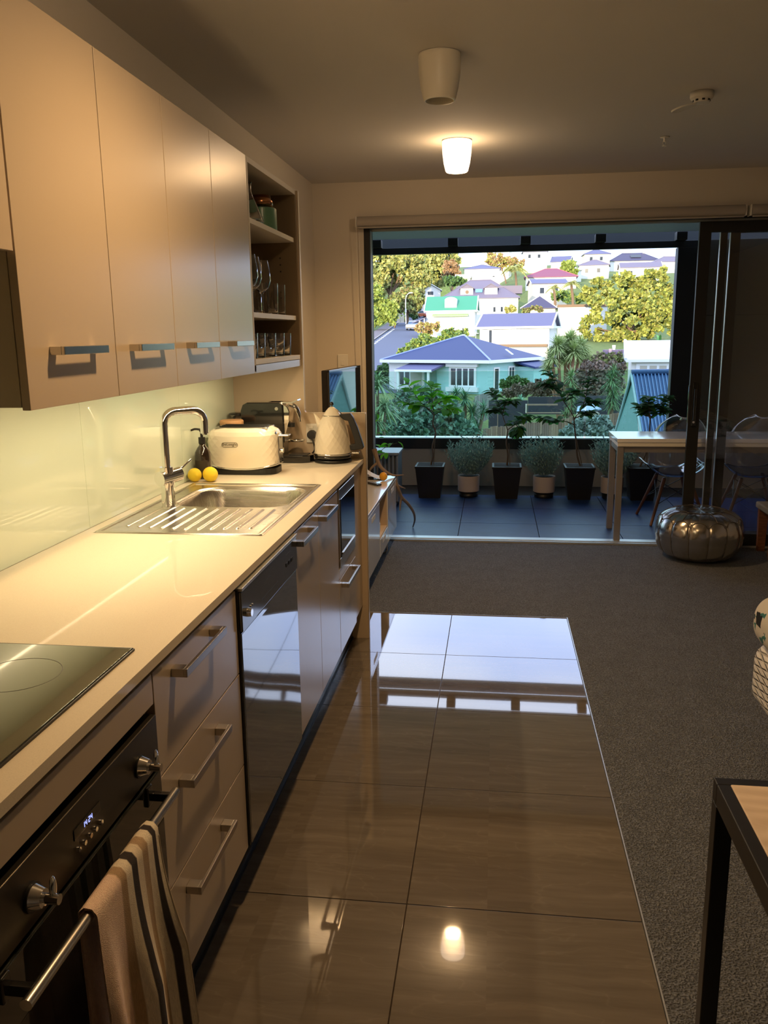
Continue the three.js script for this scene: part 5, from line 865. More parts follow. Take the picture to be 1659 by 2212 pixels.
tree('eucalyptus_tree', 'huge golden olive gum tree above the street', 'tree', 180, [[850, 590, 36, 32], [815, 575, 28, 34], [880, 572, 34, 24], [905, 600, 22, 22], [830, 620, 26, 20], [872, 560, 40, 16], [897, 625, 18, 16]], [...G.olive, ...G.gold], 12480, 0.75, { trunk: 0.5, tx: 838, group: HT });
tree('eucalyptus_tree', 'tall olive gum tree behind the huge golden one', 'tree', 215, [[945, 572, 34, 26], [965, 560, 26, 18], [925, 558, 26, 16], [955, 600, 26, 16], [925, 610, 22, 18]], [...G.olive, ...G.gold], 8640, 0.85, { trunk: 0.45, group: HT });
tree('round_tree', 'rounded dense olive brown tree beside the street lamp', 'tree', 156, [[880, 643, 34, 28], [860, 655, 22, 20], [902, 655, 16, 20], [880, 665, 26, 14]], [...G.olive, [0.2, 0.16, 0.06]], 7680, 0.55, { trunk: 0.3, group: HT });
tree('eucalyptus_tree', 'broad gum tree further along the bank past the street', 'tree', 150, [[740, 590, 40, 36], [700, 610, 36, 32], [770, 610, 30, 30], [720, 640, 34, 22]], [...G.olive, ...G.gold], 7000, 0.8, { trunk: 0.4, group: HT });
tree('hill_tree', 'dark spreading tree above the grass bank past the street', 'tree', 120, [[620, 640, 46, 40], [580, 660, 36, 30], [660, 660, 36, 30]], [...G.green, ...G.olive], 6000, 0.7, { trunk: 0.35, group: HT });
tree('garden_bush', 'row of green bushes along the near side of the street', 'bush', 66, [[770, 830, 26, 22], [730, 840, 28, 24], [690, 850, 26, 22], [640, 850, 30, 26]], [...G.green, ...G.lime], 4200, 0.3, { trunk: 0, group: HB });
tree('shrub_bank', 'lime green shrubs spilling down the grass bank', 'shrub', 140, [[812, 645, 20, 26], [826, 668, 22, 26], [812, 690, 18, 20], [840, 685, 18, 18], [852, 668, 14, 14]], G.lime, 7200, 0.45, { trunk: 0, group: HT });
tree('hedge', 'dark green hedge at the bend of the street', 'hedge', 168, [[868, 686, 12, 8], [884, 679, 14, 8], [893, 682, 8, 7], [855, 688, 10, 8]], G.green, 3360, 0.4, { trunk: 0, group: HT });
tree('bare_tree', 'rust brown half bare tree near the white cube house', 'tree', 205, [[975, 578, 16, 14], [990, 585, 12, 10], [965, 592, 12, 8]], G.rust, 2160, 0.5, { trunk: 0.25, group: HT });
tree('hill_tree', 'low dark green trees in front of the white cube house', 'tree', 172, [[975, 606, 16, 10], [992, 610, 12, 8]], G.green, 2160, 0.5, { trunk: 0.15, group: HT });
tree('hill_tree', 'brownish bare hill trees behind the feathery palm', 'tree', 222, [[1070, 560, 16, 14], [1090, 565, 14, 14], [1115, 572, 16, 12]], [...G.rust, ...G.gold], 3120, 0.65, { trunk: 0.2, group: HT });
tree('hill_tree', 'soft green tree beside the house with dark red roof', 'tree', 196, [[1225, 575, 14, 14], [1235, 590, 12, 10]], G.lime, 2160, 0.6, { trunk: 0.2, group: HT });
tree('large_tree', 'broad sunlit yellow green tree filling right of the hillside', 'tree', 110, [[1360, 690, 60, 48], [1310, 660, 44, 36], [1410, 650, 44, 42], [1290, 710, 34, 34], [1430, 700, 30, 44], [1345, 740, 50, 24], [1350, 620, 46, 26], [1415, 605, 36, 24], [1285, 625, 30, 22], [1440, 640, 24, 30]], [[0.34, 0.36, 0.07], [0.26, 0.29, 0.05], [0.2, 0.23, 0.05], [0.12, 0.16, 0.04], [0.36, 0.35, 0.1]], 19000, 0.46, { trunk: 0.4, tuft: 0.19, per: 95, group: HT });
tree('hill_tree', 'low green bush along the wall below the palms', 'bush', 152, [[1208, 640, 14, 8], [1228, 640, 14, 12], [1250, 645, 12, 8]], [...G.green, ...G.lime], 2160, 0.45, { trunk: 0, group: HB });
tree('flowering_bush', 'rust coloured bush beside the street before the green roofed house', 'bush', 112, [[915, 708, 18, 9], [940, 706, 12, 8], [925, 716, 14, 6]], [...G.rust, ...G.gold], 2880, 0.28, { trunk: 0, group: HB });
tree('garden_bush', 'leafy green bushes rising behind the blue roof', 'bush', 88, [[975, 724, 20, 12], [1000, 722, 14, 9], [955, 735, 14, 8], [915, 738, 20, 14], [890, 748, 16, 12], [935, 745, 18, 10], [872, 760, 12, 8]], [...G.green, ...G.lime], 7680, 0.25, { trunk: 0, group: HB });
tree('garden_bush', 'small bush before the dark roofed cottage', 'bush', 122, [[1140, 672, 12, 6], [1158, 668, 12, 7], [1170, 672, 10, 5]], [...G.brown, ...G.olive], 1680, 0.25, { trunk: 0, group: HB });
tree('garden_bush', 'golden bush left of the dark roofed cottage', 'bush', 124, [[1102, 668, 12, 9]], G.gold, 1080, 0.25, { trunk: 0, group: HB });
tree('garden_bush', 'dark leafy bush by the left corner of the blue roofed house', 'bush', 68, [[830, 800, 12, 16], [825, 830, 14, 18], [818, 812, 8, 12]], G.green, 3240, 0.23, { trunk: 0, group: HB });
tree('garden_bush', 'bright green bush before the side door of the blue roofed house', 'bush', 54, [[1110, 824, 18, 10], [1092, 830, 12, 8], [1128, 828, 12, 8]], [[0.1, 0.2, 0.05], [0.14, 0.26, 0.07], [0.08, 0.15, 0.04]], 3060, 0.18, { trunk: 0, group: HB });
// shrubs right below the balcony, in the shade of the building
tree('olive_shrub', 'wide grey-green shrub below the citrus tree', 'shrub', 26, [[905, 875, 42, 38], [870, 890, 36, 40], [945, 880, 34, 36], [890, 850, 28, 18], [930, 850, 24, 18]], [...G.blueg, ...G.grey], 7000, 0.16, { trunk: 0.08, tuft: 0.3, group: GB });
tree('leafy_shrub', 'dark leafy shrub in front of the grey-green one', 'shrub', 22, [[900, 925, 50, 28], [960, 915, 36, 32], [990, 930, 30, 26], [860, 930, 30, 30]], [...G.blueg, [0.05, 0.13, 0.07]], 7500, 0.15, { trunk: 0.05, group: GB });
tree('silver_shrub', 'pale silvery shrub below the tall camellia', 'shrub', 24, [[1270, 930, 40, 26], [1240, 940, 30, 18], [1305, 935, 26, 26], [1290, 915, 22, 14]], [...G.grey, [0.3, 0.4, 0.36]], 5200, 0.12, { trunk: 0.04, group: GB });
tree('clipped_hedge', 'brown clipped hedge beyond the black garden boards', 'hedge', 50, [[1115, 846, 26, 10], [1160, 842, 30, 12], [1195, 840, 22, 14], [1180, 828, 26, 7]], G.brown, 6840, 0.17, { trunk: 0, tuft: 0.6, group: GB });
tree('dry_hedge', 'tangled brown dry hedge behind the spiky yuccas', 'hedge', 42.5, [[1280, 800, 26, 14], [1300, 830, 34, 26], [1260, 835, 24, 22], [1290, 862, 34, 16], [1330, 800, 20, 14], [1320, 850, 20, 22]], [...G.brown, [0.2, 0.17, 0.13]], 8280, 0.17, { trunk: 0, tuft: 0.6, group: GB });
tree('trimmed_hedge', 'flat topped green brown hedge under the big tree', 'hedge', 72, [[1270, 778, 24, 8], [1300, 776, 24, 8], [1330, 772, 20, 8]], [...G.olive, ...G.brown], 3240, 0.26, { trunk: 0, tuft: 0.6, group: GB });

// rosettes of long narrow leaves: yuccas, cabbage tree, palms
function blades(list) {                                              // [base, dir, length, width, droop, colour]
  const pos = [], c = [];
  for (const [b, d, l, w, dr, k] of list) { const s = V(0, 1, 0).cross(d).normalize().multiplyScalar(w / 2); let pl = b.clone().sub(s), pr = b.clone().add(s); const N = 4, f = rnd(0.8, 1.2); for (let i = 1; i <= N; i++) { const t = i / N, m = b.clone().addScaledVector(d, l * t).add(V(0, -dr * l * t * t, 0)), ww = i === N ? 0.02 : 1 - t * 0.45, nl = m.clone().addScaledVector(s, -ww), nr = m.clone().addScaledVector(s, ww); for (const v of [pl, pr, nr, pl, nr, nl]) { pos.push(v.x, v.y, v.z); c.push(k[0] * f, k[1] * f, k[2] * f); } pl = nl; pr = nr; } }
  const g = new THREE.BufferGeometry(); g.setAttribute('position', new THREE.Float32BufferAttribute(pos, 3)); g.setAttribute('color', new THREE.Float32BufferAttribute(c, 3)); g.computeVertexNormals(); return clean(g);
}
function spiky(name, label, cat, d, heads, col, n, opt = {}) {       // heads [px, py, radius px]
  const s = d / 1800, base = at(opt.tx ?? heads[0][0], 720, d); base.y = ground(base.x, base.z);
  const o = thing(name, label, cat, [base.x, base.y, base.z], opt.group), list = [];
  heads.forEach(([px, py, r], hi) => {
    const c = at(px, py, d + (opt.spread ?? 0) * (hi % 3 - 1)).sub(base), L = r * s;
    mesh('trunk', taper([V((c.x - 0) * (opt.fan ?? 0.3), -0.2, 0), V(c.x * 0.6, c.y * 0.5, c.z * 0.5), c.clone().add(V(0, -L * 0.2, 0))], opt.tr ?? 0.12, (opt.tr ?? 0.12) * 0.75, 10, 7), opt.bark ?? trunkM, o);
    for (let i = 0; i < n; i++) { const a = rnd(0, 6.283), e = Math.asin(rnd(opt.low ?? -0.7, 1)), dd = V(Math.cos(a) * Math.cos(e), Math.sin(e), Math.sin(a) * Math.cos(e)); list.push([c.clone().addScaledVector(V(0, 1, 0), rnd(-0.25, 0.1) * L * (opt.tall ?? 1)), dd, L * rnd(0.8, 1.1), (opt.w ?? 0.05) * L, opt.droop ?? 0.15, col[Math.floor(rnd(0, col.length - 0.01))]]); }
  });
  mesh('foliage', blades(list), folM, o).userData.kind = 'stuff';
}
const SP = 'spiky leaved plants in the gardens';
const redBark = S(lin(0.3, 0.16, 0.09), { roughness: 0.95 });
spiky('cabbage_tree', 'cabbage tree with several spiky round heads beside blue roof', 'tree', 46, [[1205, 745, 30], [1232, 733, 31], [1254, 745, 29], [1192, 770, 29], [1222, 766, 30], [1260, 768, 27], [1240, 756, 29], [1184, 786, 22]], [[0.34, 0.44, 0.14], [0.44, 0.52, 0.22], [0.26, 0.36, 0.13]], 300, { tr: 0.1, droop: 0.2, w: 0.085, bark: redBark, tx: 1225, fan: 0.2, spread: 0.7, group: SP });
spiky('yucca', 'tall shaggy yucca right of the tall camellia', 'yucca', 36.5, [[1322, 820, 32], [1324, 845, 32], [1320, 868, 26], [1326, 800, 22]], [[0.14, 0.26, 0.1], [0.2, 0.33, 0.13], [0.1, 0.2, 0.09]], 130, { tr: 0.12, tall: 2, w: 0.075, low: -0.9, group: SP });
spiky('yucca', 'yucca standing behind the tall camellia branches', 'yucca', 36, [[1233, 815, 26], [1234, 845, 26], [1232, 870, 24], [1222, 895, 20]], [[0.14, 0.26, 0.1], [0.2, 0.33, 0.13], [0.24, 0.3, 0.12]], 120, { tr: 0.1, tall: 2, w: 0.075, low: -0.9, group: SP });
spiky('yucca', 'dark green yuccas right of the citrus leaves', 'yucca', 30, [[1005, 860, 34], [1020, 890, 36], [1030, 925, 28], [985, 850, 26], [1045, 880, 26]], [[0.08, 0.2, 0.1], [0.12, 0.27, 0.13], [0.06, 0.15, 0.08]], 110, { tr: 0.08, tall: 1.5, w: 0.075, low: -0.8, group: SP });
spiky('agave', 'pale green agave rosette above the black garden boards', 'agave', 42, [[1125, 866, 18]], [[0.2, 0.4, 0.25], [0.26, 0.48, 0.32]], 70, { tr: 0.06, w: 0.09, low: 0.05, droop: 0.1, group: SP });
spiky('fern_palm', 'light green palm fronds at left end of the glass', 'palm', 20, [[815, 830, 60], [830, 880, 56], [812, 910, 50]], [[0.2, 0.33, 0.14], [0.26, 0.4, 0.18], [0.16, 0.28, 0.12]], 120, { tr: 0.05, w: 0.06, droop: 0.55, low: -0.2, group: SP });
function palm(label, d, px, py, r, n = 22) {
  const s = d / 1800, base = at(px, 720, d); base.y = ground(base.x, base.z); const o = thing('palm_tree', label, 'palm', [base.x, base.y, base.z], 'palms on the hillside'), c = at(px, py, d).sub(base), L = r * s, list = [];
  mesh('trunk', taper([V(0, -0.3, 0), V(0.1, c.y * 0.5, 0), c], 0.28, 0.2, 10, 7), trunkM, o);
  for (let i = 0; i < n; i++) { const a = i * 2.4, e = rnd(-0.1, 1.1), dir = V(Math.cos(a) * Math.cos(e), Math.sin(e), Math.sin(a) * Math.cos(e)); for (let k = 0; k < 14; k++) { const t = 0.15 + 0.85 * k / 14, p = c.clone().addScaledVector(dir, L * t).add(V(0, -0.75 * L * t * t, 0)), sd = V(0, 1, 0).cross(dir).normalize(); for (const q of [-1, 1]) list.push([p, sd.clone().multiplyScalar(q).add(V(0, -0.5, 0)).addScaledVector(dir, 0.5).normalize(), L * 0.3 * (1.1 - t * 0.6), L * 0.05, 0.4, G.gold[Math.floor(rnd(0, 2.99))].map((v, z) => v * [0.95, 1.05, 1][z])]); } }
  mesh('fronds', blades(list), folM, o).userData.kind = 'stuff';
}
palm('feathery golden palm beside the white cube house', 176, 1112, 578, 30);
palm('low golden palm beside the house with dark red roof', 138, 1234, 612, 22);
palm('small golden palm between the palm and the big tree', 144, 1196, 620, 18, 14);
spiky('banana_plant', 'broad leaved green banana plant under the big tree', 'banana plant', 66, [[1425, 742, 32]], [[0.1, 0.26, 0.05], [0.16, 0.36, 0.08]], 16, { tr: 0.15, w: 0.2, droop: 0.35, low: 0.25, group: SP });

// ---------------------------------------------------------------- houses
const H = { white: S(lin(0.78, 0.76, 0.72), { roughness: 0.7 }), mint: S(lin(0.4, 0.66, 0.64), { roughness: 0.7 }), blueRoof: S(lin(0.013, 0.03, 0.12), { roughness: 0.55 }), lilac: S(lin(0.1, 0.1, 0.19), { roughness: 0.6 }), greenRoof: S(lin(0.045, 0.24, 0.14), { roughness: 0.6 }), greyRoof: S(lin(0.15, 0.13, 0.18), { roughness: 0.65 }), darkRoof: S(lin(0.05, 0.045, 0.09), { roughness: 0.6 }), redRoof: S(lin(0.2, 0.05, 0.09), { roughness: 0.6 }), trim: S(lin(0.82, 0.82, 0.82), { roughness: 0.5 }), pane: P(lin(0.03, 0.035, 0.04), { roughness: 0.08 }), cream: S(lin(0.7, 0.62, 0.48), { roughness: 0.8 }), brown: S(lin(0.2, 0.13, 0.08), { roughness: 0.8 }), curtain: S(lin(0.5, 0.46, 0.38), { roughness: 0.9 }) };
function tri(list) { const g = new THREE.BufferGeometry(); g.setAttribute('position', new THREE.Float32BufferAttribute(list.flatMap((t) => t.flatMap((v) => [v.x, v.y, v.z])), 3)); g.computeVertexNormals(); return g; }
function quadSlab(a, b, c, d, t) {                                   // four-sided sheet with thickness t downwards
  const D = V(0, -t, 0), A = a.clone().add(D), B = b.clone().add(D), C = c.clone().add(D), E = d.clone().add(D);
  return tri([[a, b, c], [a, c, d], [A, C, B], [A, E, C], [a, A, B], [a, B, b], [b, B, C], [b, C, c], [c, C, E], [c, E, d], [d, E, A], [d, A, a]]);
}
// local axes: origin at the front-left ground corner, +x along the front, -z to the back
function house(name, label, o) {
  const g = thing(name, label, 'house', [o.p.x, o.p.y, o.p.z], 'houses on the hillside'); g.rotation.y = o.turn ?? 0;
  const { w, d, h, rh, ov = 0.5, wall = H.white, roof = H.greyRoof } = o;
  mesh('walls', bx(0, w, -1.5, h, -d, 0), wall, g);
  const r = (x, y, z) => V(x, y, z), a = r(-ov, h, ov), b = r(w + ov, h, ov), c = r(w + ov, h, -d - ov), e = r(-ov, h, -d - ov), parts = [];
  if (o.hip) { const k = Math.min(w, d) / 2, p = w >= d ? [r(k, h + rh, -d / 2), r(w - k, h + rh, -d / 2)] : [r(w / 2, h + rh, -k), r(w / 2, h + rh, -d + k)];
    if (w >= d) parts.push(quadSlab(a, b, p[1], p[0], 0.12), quadSlab(b, c, p[1], p[1], 0.12), quadSlab(c, e, p[0], p[1], 0.12), quadSlab(e, a, p[0], p[0], 0.12)); else parts.push(quadSlab(a, b, p[0], p[0], 0.12), quadSlab(b, c, p[1], p[0], 0.12), quadSlab(c, e, p[1], p[1], 0.12), quadSlab(e, a, p[0], p[1], 0.12));
    mesh('ridge_cap', [bar(p[0], p[1].clone().add(V(0.01, 0, 0)), 0.09), ...(w >= d ? [bar(a, p[0], 0.07), bar(b, p[1], 0.07)] : [bar(a, p[0], 0.07), bar(b, p[0], 0.07)])], o.cap ?? roof, g);
  } else if (o.endGable) { const p = [r(w / 2, h + rh, ov), r(w / 2, h + rh, -d - ov)]; parts.push(quadSlab(a, p[0], p[1], e, 0.14), quadSlab(p[0], b, c, p[1], 0.14)); mesh('gable', tri([[r(0, h, 0), r(w, h, 0), r(w / 2, h + rh * w / (w + 2 * ov), 0)]]), wall, g); mesh('gable', tri([[r(w, h, -d), r(0, h, -d), r(w / 2, h + rh * w / (w + 2 * ov), -d)]]), wall, g); mesh('barge_board', [bar(a, p[0], 0.09, 0.09, 6), bar(p[0], b, 0.09, 0.09, 6)], o.cap ?? H.trim, g);
  } else { const p = [r(-ov, h + rh, -d / 2), r(w + ov, h + rh, -d / 2)]; parts.push(quadSlab(a, b, p[1], p[0], 0.14), quadSlab(p[0], p[1], c, e, 0.14)); mesh('gable', tri([[r(w, h, 0), r(w, h, -d), r(w, h + rh * 0.95, -d / 2)]]), wall, g); mesh('gable', tri([[r(0, h, -d), r(0, h, 0), r(0, h + rh * 0.95, -d / 2)]]), wall, g); mesh('barge_board', [bar(b, p[1], 0.09, 0.09, 6), bar(c, p[1], 0.09, 0.09, 6), bar(a, p[0], 0.09, 0.09, 6)], o.cap ?? H.trim, g); }
  mesh('roof', parts, roof, g);
  if (o.gutter !== false) mesh('gutter', [bx(-ov, w + ov, h - 0.2, h + 0.02, ov - 0.02, ov + 0.1), bx(w + ov - 0.02, w + ov + 0.1, h - 0.2, h + 0.02, -d - ov, ov + 0.1)], H.trim, g);
  for (const [x0, x1, y0, y1, n = 1, side = 0] of o.win ?? []) {     // side 1: on the right-hand wall, x runs back along it
    const put = (q) => side ? q.rotateY(Math.PI / 2).translate(w, 0, 0) : q, f = mesh('window', [put(bx(x0 - 0.12, x1 + 0.12, y0 - 0.12, y1 + 0.12, 0, 0.07))], H.trim, g), pw = (x1 - x0) / n;
    for (let i = 0; i < n; i++) mesh('pane', put(bx(x0 + i * pw + 0.06, x0 + (i + 1) * pw - 0.06, y0, y1, 0.07, 0.075)), o.pane ?? H.pane, f);
  }
  return g;
}
const gp = (px, d) => { const p = at(px, 720, d); p.y = ground(p.x, p.z); return p; };
{ // blue roofed house with mint weatherboards
  const C = at(1060, 779, 60), L = at(821.6, 778, 64.2), ov = 0.5, dir = L.clone().sub(C).setY(0), w = dir.length() - 2 * ov, turn = Math.atan2(dir.z, -dir.x);
  const ux = V(Math.cos(turn), 0, -Math.sin(turn)), uz = V(Math.sin(turn), 0, Math.cos(turn)), p = L.clone().addScaledVector(ux, ov).addScaledVector(uz, -ov); p.y = C.y - 2.75;
  const g = house('house', 'single storey mint and white house under broad blue hip roof', { p, turn, w, d: 8.2, h: 2.75, rh: 1.75, hip: true, ov, wall: H.mint, roof: H.blueRoof, cap: S(lin(0.3, 0.36, 0.6), { roughness: 0.5 }), win: [[w - 3.0, w - 1.0, 0.95, 2.15, 4], [0.9, 1.9, 0.9, 2.1, 2], [1.0, 1.7, 0.5, 2.1, 1, 1], [3.4, 4.3, 0.9, 2.1, 2, 1], [5.4, 6.5, 0.5, 2.1, 2, 1]] });
  mesh('white_front', bx(-0.02, w * 0.42, -1.5, 2.74, -0.1, 0.03), H.white, g);
  mesh('porch_roof', quadSlab(V(1.5, 2.1, 1.6), V(w - 3.7, 2.1, 1.6), V(w - 3.3, 2.55, 0.04), V(2.0, 2.55, 0.04), 0.14), H.lilac, g);
  mesh('porch_post', [bx(w - 4.1, w - 3.95, -1.2, 2.0, 1.4, 1.55), bx(1.7, 1.85, -1.2, 2.0, 1.4, 1.55)], H.trim, g);
  mesh('porch_beam', bx(1.5, w - 3.7, 1.93, 2.1, 1.5, 1.62), H.trim, g);
  mesh('front_door', bx(w - 5.2, w - 4.2, 0, 1.95, 0.03, 0.09), S(lin(0.12, 0.28, 0.24), { roughness: 0.6 }), g);
  mesh('porch_window', bx(1.95, w - 5.5, 0.4, 1.85, 0.03, 0.09), H.curtain, g);
  mesh('bay_window', [bx(w - 3.3, w - 0.7, 0.5, 0.82, 0, 0.25), bx(w - 3.3, w - 0.7, 2.28, 2.5, 0, 0.25)], H.trim, g);
  for (let i = 0; i < 11; i++) mesh('weatherboard', bx(w, w + 0.02, -0.4 + i * 0.28, -0.14 + i * 0.28, -8.2, 0).translate(0, 0, 0), H.mint, g);
  mesh('lean_to_roof', quadSlab(V(w + 0.1, 2.55, -4.2), V(w + 1.8, 2.15, -4.2), V(w + 1.8, 2.15, -8.4), V(w + 0.1, 2.55, -8.4), 0.14), H.blueRoof, g);
  mesh('lean_to_wall', [bx(w + 0.02, w + 1.6, -1.4, 2.15, -8.2, -4.4)], H.mint, g);
  mesh('skylight', quadSlab(V(w - 0.2, 3.35, -3.2), V(w + 0.35, 2.98, -3.2), V(w + 0.35, 2.98, -3.5), V(w - 0.2, 3.35, -3.5), 0.04).translate(0, 0.12, 0), H.trim, g);
}
{ const p = at(1036, 760, 86); p.y = ground(p.x, p.z) - 0.3; const yw = at(1100, 706, 86).y - p.y;
  const g = house('house', 'white gabled house with lilac roof behind the blue roof', { p, turn: -0.2, w: 6.9, d: 5.5, h: yw, rh: 1.35, ov: 0.35, roof: H.lilac, win: [[0.9, 1.3, yw - 1.7, yw - 0.3]] });
  mesh('eave_board', bx(0.3, 6.8, yw - 1.95, yw - 1.7, 0, 0.5), H.brown, g); mesh('vent', new THREE.CylinderGeometry(0.25, 0.25, 0.1, 20).rotateX(Math.PI / 2).translate(5.9, yw - 0.9, 0.05), H.curtain, g); mesh('downpipe', bx(3.0, 3.12, yw - 3, yw - 0.2, 0.02, 0.14), H.trim, g);
  mesh('aerial', [bar(V(-0.3, yw - 2.4, 0.5), V(-0.3, yw - 0.4, 0.5), 0.025), bar(V(-0.6, yw - 0.6, 0.5), V(0, yw - 0.6, 0.5), 0.02)], H.trim, g); }
{ const p = at(921, 716, 122); p.y = ground(p.x, p.z); const h = at(921, 672, 122).y - p.y;
  const g = house('house', 'white house with bright green roof and arched dormer', { p, turn: -0.03, w: 6.9, d: 6, h, rh: 2.1, ov: 0.3, roof: H.greenRoof, win: [[1.1, 1.5, 0.5, 1.3, 2], [3.2, 3.5, 0.4, 1.2], [5.1, 5.7, 0.4, 1.3, 2]] });
  mesh('dormer', [bx(2.6, 4.3, h + 0.2, h + 1.5, -2.2, -0.4), new THREE.CylinderGeometry(0.85, 0.85, 1.8, 24).rotateX(Math.PI / 2).scale(1, 0.45, 1).translate(3.45, h + 1.5, -1.3)], H.white, g); mesh('awning', quadSlab(V(0.9, h - 0.75, 0.7), V(6.0, h - 0.75, 0.7), V(6.0, h - 0.45, 0.03), V(0.9, h - 0.45, 0.03), 0.06), S(lin(0.3, 0.45, 0.2)), g);
  mesh('carport', [quadSlab(V(-1.9, h - 1.6, 1.5), V(0, h - 0.9, 1.5), V(0, h - 0.7, -3), V(-1.4, h - 1.4, -3), 0.12)], H.lilac, g); mesh('carport_post', [bx(-0.9, -0.75, -1, h - 1.3, 1.2, 1.35), bx(-0.2, -0.1, -1, h - 1.0, 1.2, 1.35)], H.trim, g); }
{ const p = at(955, 690, 143); p.y = ground(p.x, p.z); const h = at(955, 645, 143).y - p.y;
  const g = house('house', 'large white house with mauve hip roof and two dormers', { p, turn: 0, w: 12.5, d: 9, h, rh: 3.1, hip: true, ov: 0.3, roof: H.greyRoof, gutter: false, win: [[8.4, 8.9, h - 2.3, h - 1.5], [9.6, 10.1, h - 2.3, h - 1.5]] });
  for (const x of [3.0, 7.0]) { mesh('dormer', [bx(x, x + 2.1, h + 0.3, h + 1.6, -2.6, -0.6)], H.white, g); mesh('dormer_roof', [quadSlab(V(x - 0.2, h + 1.6, -0.4), V(x + 1.05, h + 2.35, -0.4), V(x + 1.05, h + 2.35, -3), V(x - 0.2, h + 1.6, -3), 0.1), quadSlab(V(x + 1.05, h + 2.35, -0.4), V(x + 2.3, h + 1.6, -0.4), V(x + 2.3, h + 1.6, -3), V(x + 1.05, h + 2.35, -3), 0.1), tri([[V(x - 0.1, h + 1.6, -0.5), V(x + 2.2, h + 1.6, -0.5), V(x + 1.05, h + 2.25, -0.5)]])], H.greyRoof, g); }
  mesh('round_window', new THREE.CylinderGeometry(0.3, 0.3, 0.1, 16).rotateX(Math.PI / 2).translate(4.1, h + 1.0, -0.55), H.brown, g); mesh('flat_dormer', bx(9.2, 13.2, h + 0.7, h + 2.0, -6, -2.4), H.greyRoof, g); mesh('sign_board', bx(5.5, 6.6, h + 0.95, h + 1.45, -0.9, -0.8), S(lin(0.1, 0.4, 0.75)), g); }
{ const p = at(1003, 614, 188); p.y = ground(p.x, p.z); const h = at(1003, 581, 188).y - p.y; const g = house('house', 'tall white cube house with low hip roof below the skyline', { p, turn: 0.0, w: 7.6, d: 7, h, rh: 1.0, hip: true, ov: 0.2, roof: H.lilac, gutter: false, win: [[6.0, 6.6, h - 1.8, h - 1.6]] }); mesh('eave_beam', bx(3.4, 7.6, h - 0.6, h - 0.4, 0, 0.3), H.cream, g); }
{ const p = at(1128, 684, 132); p.y = ground(p.x, p.z); const h = at(1128, 666, 132).y - p.y; house('house', 'small cottage with steep dark blue roof and pale hip ridge', { p, turn: -0.1, w: 4.9, d: 5, h, rh: 1.9, ov: 0.3, hip: true, roof: H.darkRoof, wall: H.cream, cap: H.trim, gutter: false }); }
{ const p = at(1135, 628, 186); p.y = ground(p.x, p.z); const h = at(1135, 599, 186).y - p.y; house('house', 'long white house with dark red hip roof up the hill', { p, turn: -0.05, w: 10.5, d: 8, h, rh: 1.9, ov: 0.4, hip: true, roof: H.redRoof, cap: S(lin(0.5, 0.12, 0.14)), gutter: false, win: [[1.0, 1.8, h - 1.7, h - 0.9], [4.0, 4.8, h - 1.7, h - 0.9]] }); }
{ const p = at(1190, 580, 268); p.y = ground(p.x, p.z); const h = Math.max(3, at(1190, 566, 268).y - p.y); house('house', 'hilltop house with lilac roof against the sky', { p, turn: -0.2, w: 5.6, d: 6, h, rh: 1.8, ov: 0.3, roof: H.lilac, gutter: false }); }
{ const p = at(1318, 590, 262); p.y = ground(p.x, p.z); const h = Math.max(3, at(1318, 576, 262).y - p.y); const g = house('house', 'long hilltop house with low slate grey roof', { p, turn: 0.05, w: 14, d: 8, h, rh: 2.4, hip: true, ov: 0.4, roof: H.darkRoof, gutter: false, win: [[2, 3, h - 2, h - 1], [6, 7, h - 2, h - 1]] }); mesh('solar_panel', quadSlab(V(6, h + 0.9, -0.9), V(9, h + 0.9, -0.9), V(9, h + 1.8, -2.4), V(6, h + 1.8, -2.4), 0.05).translate(0, 0.1, 0), H.pane, g); mesh('chimney', bx(10, 10.7, h + 1, h + 3.2, -4.5, -3.8), H.white, g); }
{ const p = at(912, 655, 196); p.y = ground(p.x, p.z) - 0.5; const h = at(912, 628, 196).y - p.y; house('house', 'small white house partly hidden above the red car', { p, turn: 0.1, w: 4.2, d: 5, h, rh: 1.4, endGable: true, ov: 0.3, roof: H.greyRoof, gutter: false, win: [[1.2, 2.6, h - 1.0, h - 0.2]] }); }
{ const p = at(1205, 690, 118); p.y = ground(p.x, p.z); const h = at(1205, 664, 118).y - p.y; const g = thing('garden_wall', 'long sunlit white wall beside the dark roofed cottage', 'wall', [p.x, p.y, p.z]); mesh('wall', bx(0, 6.5, -1, h, -0.3, 0), H.white, g); mesh('coping', bx(-0.1, 6.6, h, h + 0.35, -0.4, 0.1), H.brown, g); }
{ const p = at(985, 628, 176), q = 0; p.y = ground(p.x, p.z) - 1; const h = at(985, 600, 176).y - p.y; house('house', 'cream cottage tucked behind the rust brown tree', { p, turn: 0, w: 2.8, d: 5, h, rh: 0.8, ov: 0.2, roof: H.cream, wall: H.cream, gutter: false, win: [[1.4, 1.9, h - 1.5, h - 0.8]] }); }
